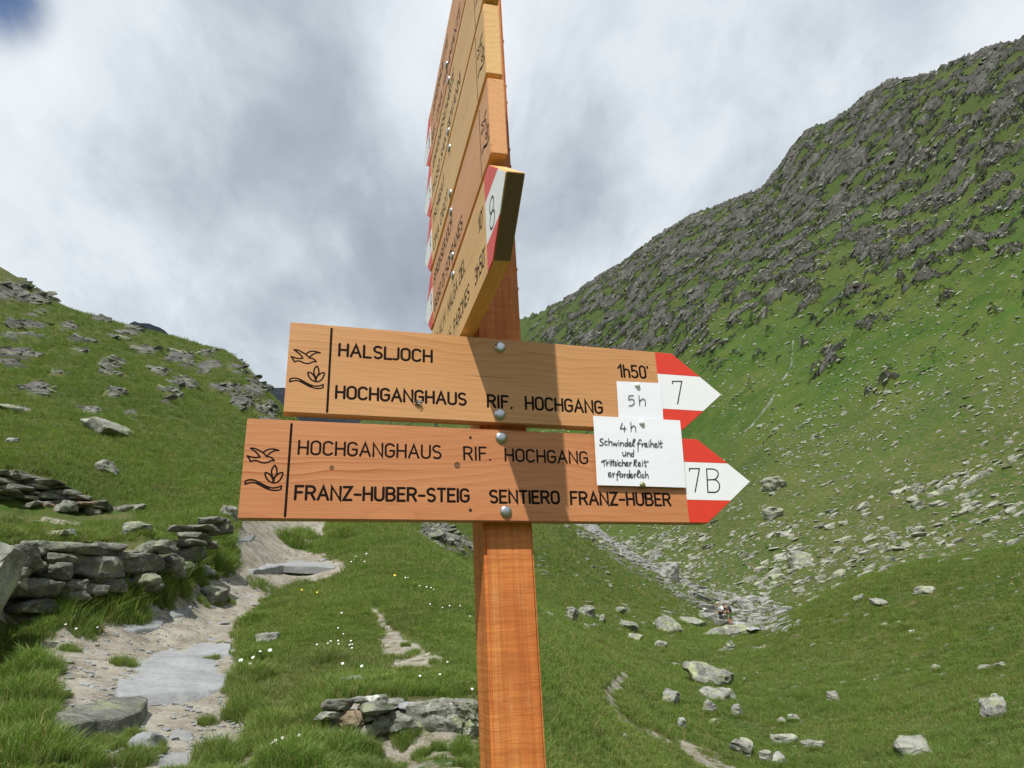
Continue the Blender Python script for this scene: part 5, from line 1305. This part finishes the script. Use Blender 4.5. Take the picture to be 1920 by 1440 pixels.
# bolt ends that come out of the post's right side
frR = Frame((PRU, 0, 0), (0, 0, 1), (0, -1, 0), (1, 0, 0))
for x, y in ((943,51),(947.5,138),(950,167),(954,260),(956,292),(965,493),(968,528)):
    _, d = frR.unp(x, y)
    bm = bmesh.new(); bmesh.ops.create_cone(bm, segments=6, radius1=.0075, radius2=.0075, depth=.006, cap_ends=True); bmesh.ops.create_cone(bm, segments=10, radius1=.0038, radius2=.0038, depth=.012, cap_ends=True, matrix=Matrix.Translation((0, 0, .003)))
    o = link('nut', bm_mesh('nut', bm, ZINCD), signpost)
    m3 = Vector((1, 0, 0)).to_track_quat('Z', 'Y').to_matrix().to_4x4()
    o.matrix_local = Matrix.Translation(Vector((PRU + .003, -d, -TF - PDW * .5)) - Vector(FO)) @ m3

# ------------------------------------------------------------------ pinned notes
def note(frame, quad, z0, label, name='paper_note', bulge=.002, th=.0003):
    q = [frame.unp(*p) for p in quad]; c = (sum(p[0] for p in q) / 4, sum(p[1] for p in q) / 4)
    e = empty(name, (0, 0, 0)); base = frame.p(c[0], c[1], z0)
    e.matrix_world = Matrix.Translation(Vector(signpost.location)) @ RM.to_4x4() @ frame.mat() @ Matrix.Translation((c[0], -c[1], z0))
    props(e, label, 'paper note')
    n = 12; vs = []; fs = []
    for side in (0, 1):
        for j in range(n + 1):
            for i_ in range(n + 1):
                s, t = i_ / n, j / n
                a = (q[0][0] * (1 - s) + q[1][0] * s) * (1 - t) + (q[3][0] * (1 - s) + q[2][0] * s) * t; d = (q[0][1] * (1 - s) + q[1][1] * s) * (1 - t) + (q[3][1] * (1 - s) + q[2][1] * s) * t
                bz = bulge * (math.sin(s * math.pi) * .4 + abs(s - .5) ** 2 * 2.2 * (.6 + .4 * math.sin(t * 5))) * (1 if t > .12 else .4)
                vs.append((a - c[0], -(d - c[1]), bz - side * th))
    m_ = (n + 1) ** 2
    for j in range(n):
        for i_ in range(n):
            a = j * (n + 1) + i_; fs.append((a, a + n + 1, a + n + 2, a + 1)); fs.append((m_ + a, m_ + a + 1, m_ + a + n + 2, m_ + a + n + 1))
    for i_ in range(n):
        for (a, b_) in ((i_, i_ + 1), (n * (n + 1) + i_ + 1, n * (n + 1) + i_), ((i_ + 1) * (n + 1), i_ * (n + 1)), (i_ * (n + 1) + n, (i_ + 1) * (n + 1) + n)): fs.append((a, b_, m_ + b_, m_ + a))
    so_ = link('sheet', mesh('sheet', vs, fs, PAPER, True), e); so_.data.set_sharp_from_angle(angle=R(40))
    return e, c
def write(e, c, frame, lines, hw=.00078, z=.0013):
    o = strokes_px(e, frame, lines, hw, PEN, 'handwriting', z=z, delta=(-c[0], -c[1])); return o
def pin(e, c, frame, x, y, mat, z=.0012):
    a, d = frame.unp(x, y); o = head(e, 0, 0, .0052, mat, 'thumbtack', .7); o.location = (a - c[0], -(d - c[1]), z)
def crop(sc, ox, oy, L): return [[(ox + x / sc, oy + y / sc) for x, y in l] for l in L]
n1, c1 = note(F1, [(1155,715.5),(1238.5,719),(1243.5,800),(1160,800)], .0020, 'small white note reading 5h pinned over the end of the upper board', bulge=.0007)
write(n1, c1, F1, crop(4, 1080, 640, [[(424,410),(392,412)], smooth_pl([(392,412),(390,442),(412,436),(430,450),(424,478),(392,488)]), [(466,410),(472,484)], smooth_pl([(471,455),(490,436),(508,440),(514,460),(513,486)])]))
pin(n1, c1, F1, 1193.5, 723, PIN_W)
n2, c2 = note(F2, [(1109.5,781.5),(1272,790),(1283,915.5),(1117,911)], .0058, 'larger white handwritten note reading 4h Schwindelfreiheit pinned across the lower board', bulge=.0012)
S4 = [  # 4x enlargement, corner at (1080, 640)
 [(334,620),(320,662),(362,664)],[(350,645),(350,684)], [(398,616),(400,682)], smooth_pl([(400,660),(416,642),(432,650),(436,684)]),
 # Schwindelfreiheit
 smooth_pl([(192,742),(175,738),(168,752),(184,764),(192,776),(180,788),(164,784)]), smooth_pl([(222,758),(208,756),(203,772),(210,784),(222,782)]), [(232,738),(234,786)], smooth_pl([(234,768),(244,758),(254,764),(256,788)]),
 smooth_pl([(264,764),(270,788),(280,770),(288,790),(297,766)]), [(308,766),(309,790)], [(307,750),(308,753)], smooth_pl([(320,766),(321,790),(323,774),(334,766),(342,774),(343,792)]), smooth_pl([(372,776),(362,768),(353,780),(358,792),(370,788)]), [(374,736),(374,792)],
 smooth_pl([(384,780),(398,776),(396,766),(386,768),(383,784),(392,794),(404,790)]), smooth_pl([(408,786),(428,752),(428,742),(418,744),(412,770),(414,788),(426,792)]),
 smooth_pl([(452,830),(452,790),(458,752),(470,744),(476,752)]), [(444,776),(470,772)], smooth_pl([(480,772),(482,796),(486,778),(498,772)]), smooth_pl([(504,784),(518,780),(514,770),(504,774),(502,790),(512,798),(524,794)]), [(534,772),(535,798)], [(533,756),(534,759)],
 [(546,744),(547,798)], smooth_pl([(547,782),(558,772),(566,778),(568,800)]), smooth_pl([(578,786),(592,782),(588,772),(578,776),(576,792),(586,802),(598,796)]), [(606,772),(608,800)], [(604,756),(605,759)], [(620,750),(624,802),(632,798)], [(610,772),(634,768)],
 # und
 smooth_pl([(338,838),(338,860),(348,866),(358,858)]), [(358,836),(360,866)], smooth_pl([(370,840),(371,866),(374,848),(386,842),(392,852),(393,868)]), smooth_pl([(418,850),(404,846),(400,860),(408,870),(418,864)]), [(419,822),(418,868)],
 # Trittsicherheit
 [(180,912),(196,900),(200,938)], [(178,908),(218,896)], smooth_pl([(216,912),(218,936),(222,918),(232,910)]), [(242,912),(243,936)], [(240,896),(241,899)], [(254,896),(254,936)], [(248,910),(276,906)], [(266,894),(267,936)], smooth_pl([(290,912),(280,912),(280,922),(290,928),(286,938),(276,936)]), [(300,914),(301,938)], [(299,898),(300,900)],
 smooth_pl([(324,916),(312,914),(308,930),(316,940),(326,936)]), [(334,894),(335,940)], smooth_pl([(335,924),(344,914),(352,920),(354,940)]), smooth_pl([(362,926),(376,922),(372,912),(362,916),(360,932),(370,940),(380,936)]), smooth_pl([(388,914),(390,940),(394,920),(404,914)]),
 [(424,896),(420,942)], smooth_pl([(420,906),(436,894),(440,908),(426,922),(442,944)]), smooth_pl([(454,928),(468,924),(464,914),(454,918),(452,934),(462,942),(472,938)]), [(484,916),(486,942)], [(482,900),(483,902)], [(502,898),(506,944),(514,940)], [(494,914),(528,908)],
 # erforderlich
 smooth_pl([(232,1006),(248,1000),(244,990),(232,994),(230,1012),(242,1020),(254,1014)]), smooth_pl([(262,994),(264,1020),(268,1000),(278,994)]), smooth_pl([(296,1046),(296,1006),(304,982),(314,980),(318,990)]), [(288,1006),(310,1002)],
 smooth_pl([(324,998),(314,1008),(320,1022),(334,1018),(336,1004),(324,998)]), smooth_pl([(346,1000),(348,1024),(352,1006),(362,1000)]), smooth_pl([(384,1006),(372,1004),(368,1018),(376,1028),(386,1020)]), [(388,974),(387,1026)], smooth_pl([(396,1014),(408,1010),(404,1000),(396,1004),(394,1020),(404,1028),(414,1022)]), smooth_pl([(422,1000),(424,1026),(428,1006),(436,1000)]),
 smooth_pl([(442,1014),(462,984),(460,974),(450,978),(446,1006),(452,1024),(462,1024)]), [(470,1002),(472,1026)], [(469,988),(470,990)], smooth_pl([(494,1006),(484,1004),(480,1018),(488,1028),(498,1022)]), [(506,978),(507,1028)], smooth_pl([(507,1012),(518,1002),(526,1010),(528,1030)])]
write(n2, c2, F2, crop(4, 1080, 640, S4), z=.0014)
pin(n2, c2, F2, 1200, 794.5, PIN_W); pin(n2, c2, F2, 1201.5, 911, PIN_G)

# ------------------------------------------------------------------ fly on the board
FLYB = plain('fly_body', (.025, .03, .032), .25, .3); WING = plain('fly_wing', (.30, .30, .28), .2)
a, d = F1.unp(782, 755)
fly = empty('fly', (0, 0, 0)); fly.matrix_world = Matrix.Translation(Vector(signpost.location)) @ RM.to_4x4() @ F1.mat() @ Matrix.Translation((a, -d, .0028)) @ Matrix.Rotation(R(-14), 4, 'Z')
props(fly, 'dark fly sitting on the letter G of the upper board', 'fly')
bm = bmesh.new()
for (x, rx, ry, rz, z) in ((-.0042, .0016, .0017, .0015, 0), (-.0008, .0026, .0022, .0022, .0003), (.0040, .0036, .0021, .0019, -.0001)):
    bmesh.ops.create_uvsphere(bm, u_segments=12, v_segments=8, radius=1, matrix=Matrix.Translation((x, 0, z)) @ Matrix.Diagonal((rx, ry, rz, 1)))
link('body', bm_mesh('body', bm, FLYB, True), fly)
for s in (-1, 1):
    link('wing', mesh('wing', [(-.001, s * .001, .0022), (.003, s * .0030, .0026), (.0075, s * .0032, .0022), (.0085, s * .0018, .0022), (.004, s * .0006, .0025)], [(0, 1, 2, 3, 4)], WING), fly)
    for k_ in (-1, 0, 1):
        x = -.001 + k_ * .0012; x2 = x + k_ * .003
        vs = []; 
        for (px_, py_, pz_) in ((x, s * .0015, 0), ((x + x2) / 2, s * .0038, .0012), (x2, s * .0055, -.0026)): vs += [(px_ - .00018, py_, pz_), (px_ + .00018, py_, pz_), (px_, py_, pz_ + .0003)]
        link('leg', mesh('leg', vs, [(0, 1, 4, 3), (1, 2, 5, 4), (2, 0, 3, 5), (3, 4, 7, 6), (4, 5, 8, 7), (5, 3, 6, 8)], FLYB), fly)

# ------------------------------------------------------------------ hikers
SKIN = plain('skin', (.45, .22, .13), .55); DARK = plain('dark_cloth', (.022, .024, .034), .85); BLUE = plain('light_blue_cloth', (.32, .50, .68), .8); WC = plain('white_cloth', (.68, .68, .66), .8); KH = plain('khaki_cloth', (.20, .20, .12), .85); REDC = plain('red_cloth', (.5, .05, .06), .8); HAIR = plain('dark_hair', (.03, .02, .015), .7); HAT = plain('pale_hat', (.62, .60, .48), .8); BOOT = plain('boot_leather', (.16, .06, .03), .7)
def skin_body(name, nodes, edges, mat, parent, lvl=1):
    me = bpy.data.meshes.new(name); me.from_pydata([n[0] for n in nodes], edges, []); o = link(name, me, parent); me.materials.append(mat)
    md = o.modifiers.new('skin', 'SKIN'); sl_ = me.skin_vertices[0].data
    for i, n in enumerate(nodes): sl_[i].radius = n[1] if isinstance(n[1], tuple) else (n[1], n[1]); sl_[i].use_root = (i == 0)
    md.use_smooth_shade = True; sb = o.modifiers.new('subdivision', 'SUBSURF'); sb.levels = sb.render_levels = lvl; return o
def ell(name, parent, loc, rad, mat, seg=14):
    bm = bmesh.new(); bmesh.ops.create_uvsphere(bm, u_segments=seg, v_segments=10, radius=1, matrix=Matrix.Translation(loc) @ Matrix.Diagonal((*rad, 1))); return link(name, bm_mesh(name, bm, mat, True), parent)
def person(px, py, hgt, label, top, legs, legskin, pack, hatm, bend, facing, stride):
    p = hit(px, py, 50); p.z = ground_z(p.x, p.y) + .02
    e = empty('person', p); e.rotation_euler = (0, 0, facing); s = hgt / 1.75; e.scale = (s,) * 3; props(e, label, 'person')
    # local frame: faces +X, Y to the left; bend leans the torso forward
    b = bend; sh = (b * .42, 0, 1.38 - b * .10); nk = (b * .50, 0, 1.50 - b * .14); hd = (b * .60 + .02, 0, 1.63 - b * .20)
    N_ = [((0, 0, .95), (.13, .16)), ((b * .15, 0, 1.12), (.12, .15)), (sh, (.12, .19)), (nk, .055), (hd, .095), ((hd[0] + .01, 0, hd[2] + .08), .085),
          ((0, .10, .90), .09), ((stride * .12, .11, .50), .062), ((stride * .02, .11, .10), .042), ((stride * .02 + .13, .12, .035), .036),
          ((0, -.10, .90), .09), ((-stride * .04, -.11, .50), .062), ((-stride * .22, -.11, .10), .042), ((-stride * .22 + .13, -.12, .035), .036),
          ((sh[0], .21, sh[2]), .058), ((sh[0] + .05, .26, sh[2] - .29), .044), ((sh[0] + .27, .20, sh[2] - .36), .034), ((sh[0] + .36, .18, sh[2] - .34), .030),
          ((sh[0], -.21, sh[2]), .058), ((sh[0] + .02, -.26, sh[2] - .30), .044), ((sh[0] + .22, -.20, sh[2] - .42), .034), ((sh[0] + .31, -.18, sh[2] - .42), .030)]
    E_ = [(0, 1), (1, 2), (2, 3), (3, 4), (4, 5), (0, 6), (6, 7), (7, 8), (8, 9), (0, 10), (10, 11), (11, 12), (12, 13), (2, 14), (14, 15), (15, 16), (16, 17), (2, 18), (18, 19), (19, 20), (20, 21)]
    skin_body('body', N_, E_, SKIN, e, 2)
    skin_body('shirt', [((0, 0, .93), (.145, .175)), (N_[1][0], (.135, .165)), (sh, (.135, .20)), ((sh[0], .22, sh[2] - .01), .07), ((sh[0] + .03, .25, sh[2] - .16), .06), ((sh[0], -.22, sh[2] - .01), .07), ((sh[0] + .02, -.25, sh[2] - .16), .06)], [(0, 1), (1, 2), (2, 3), (3, 4), (2, 5), (5, 6)], top, e, 2)
    kn = .10 if not legskin else .52
    def lp(k0, k1, k2, f): return tuple(k0[i] * (1 - f) + k1[i] * f for i in range(3))
    tr = [((0, 0, .96), (.14, .17)), ((0, .10, .88), .105), ((stride * .12, .11, .50), .078), ((0, -.10, .88), .105), ((-stride * .04, -.11, .50), .078)]
    ed = [(0, 1), (1, 2), (0, 3), (3, 4)]
    if not legskin: tr += [((stride * .02, .11, .16), .058), ((-stride * .20, -.11, .16), .058)]; ed += [(2, 5), (4, 6)]
    skin_body('trousers', tr, ed, legs, e, 1)
    for (x, y) in ((stride * .02, .115), (-stride * .22, -.115)): ell('boot', e, (x + .05, y, .055), (.14, .052, .06), BOOT, 10)
    ell('hair', e, (hd[0] - .02, 0, hd[2] + .06), (.105, .09, .10), HAIR)
    if hatm:
        ell('hat', e, (hd[0] - .01, 0, hd[2] + .12), (.12, .11, .07), hatm)
    if pack:
        bm = bmesh.new(); bmesh.ops.create_cube(bm, size=1, matrix=Matrix.Translation((sh[0] * .55 - .24, 0, 1.20)) @ Matrix.Rotation(b * .5, 4, 'Y') @ Matrix.Diagonal((.22, .32, .50, 1))); bmesh.ops.bevel(bm, geom=bm.edges, offset=.07, segments=3, affect='EDGES')
        link('backpack', bm_mesh('backpack', bm, pack, True), e)
    for s_ in (-1, 1): ell('eye', e, (hd[0] + .088, s_ * .033, hd[2] + .02), (.012, .014, .010), HAIR, 8)
    ell('nose', e, (hd[0] + .10, 0, hd[2] - .01), (.018, .014, .022), SKIN, 8)
    return e
fy = R(0)
person(1354, 1171, 1.70, 'hiker in white and light blue top and dark trousers wearing a pale hat', BLUE, DARK, False, WC, HAT, .28, R(185), .6)
person(1369, 1173, 1.78, 'hiker with dark rucksack and khaki shorts stooping behind the one in blue', DARK, KH, True, DARK, None, .40, R(178), .8)
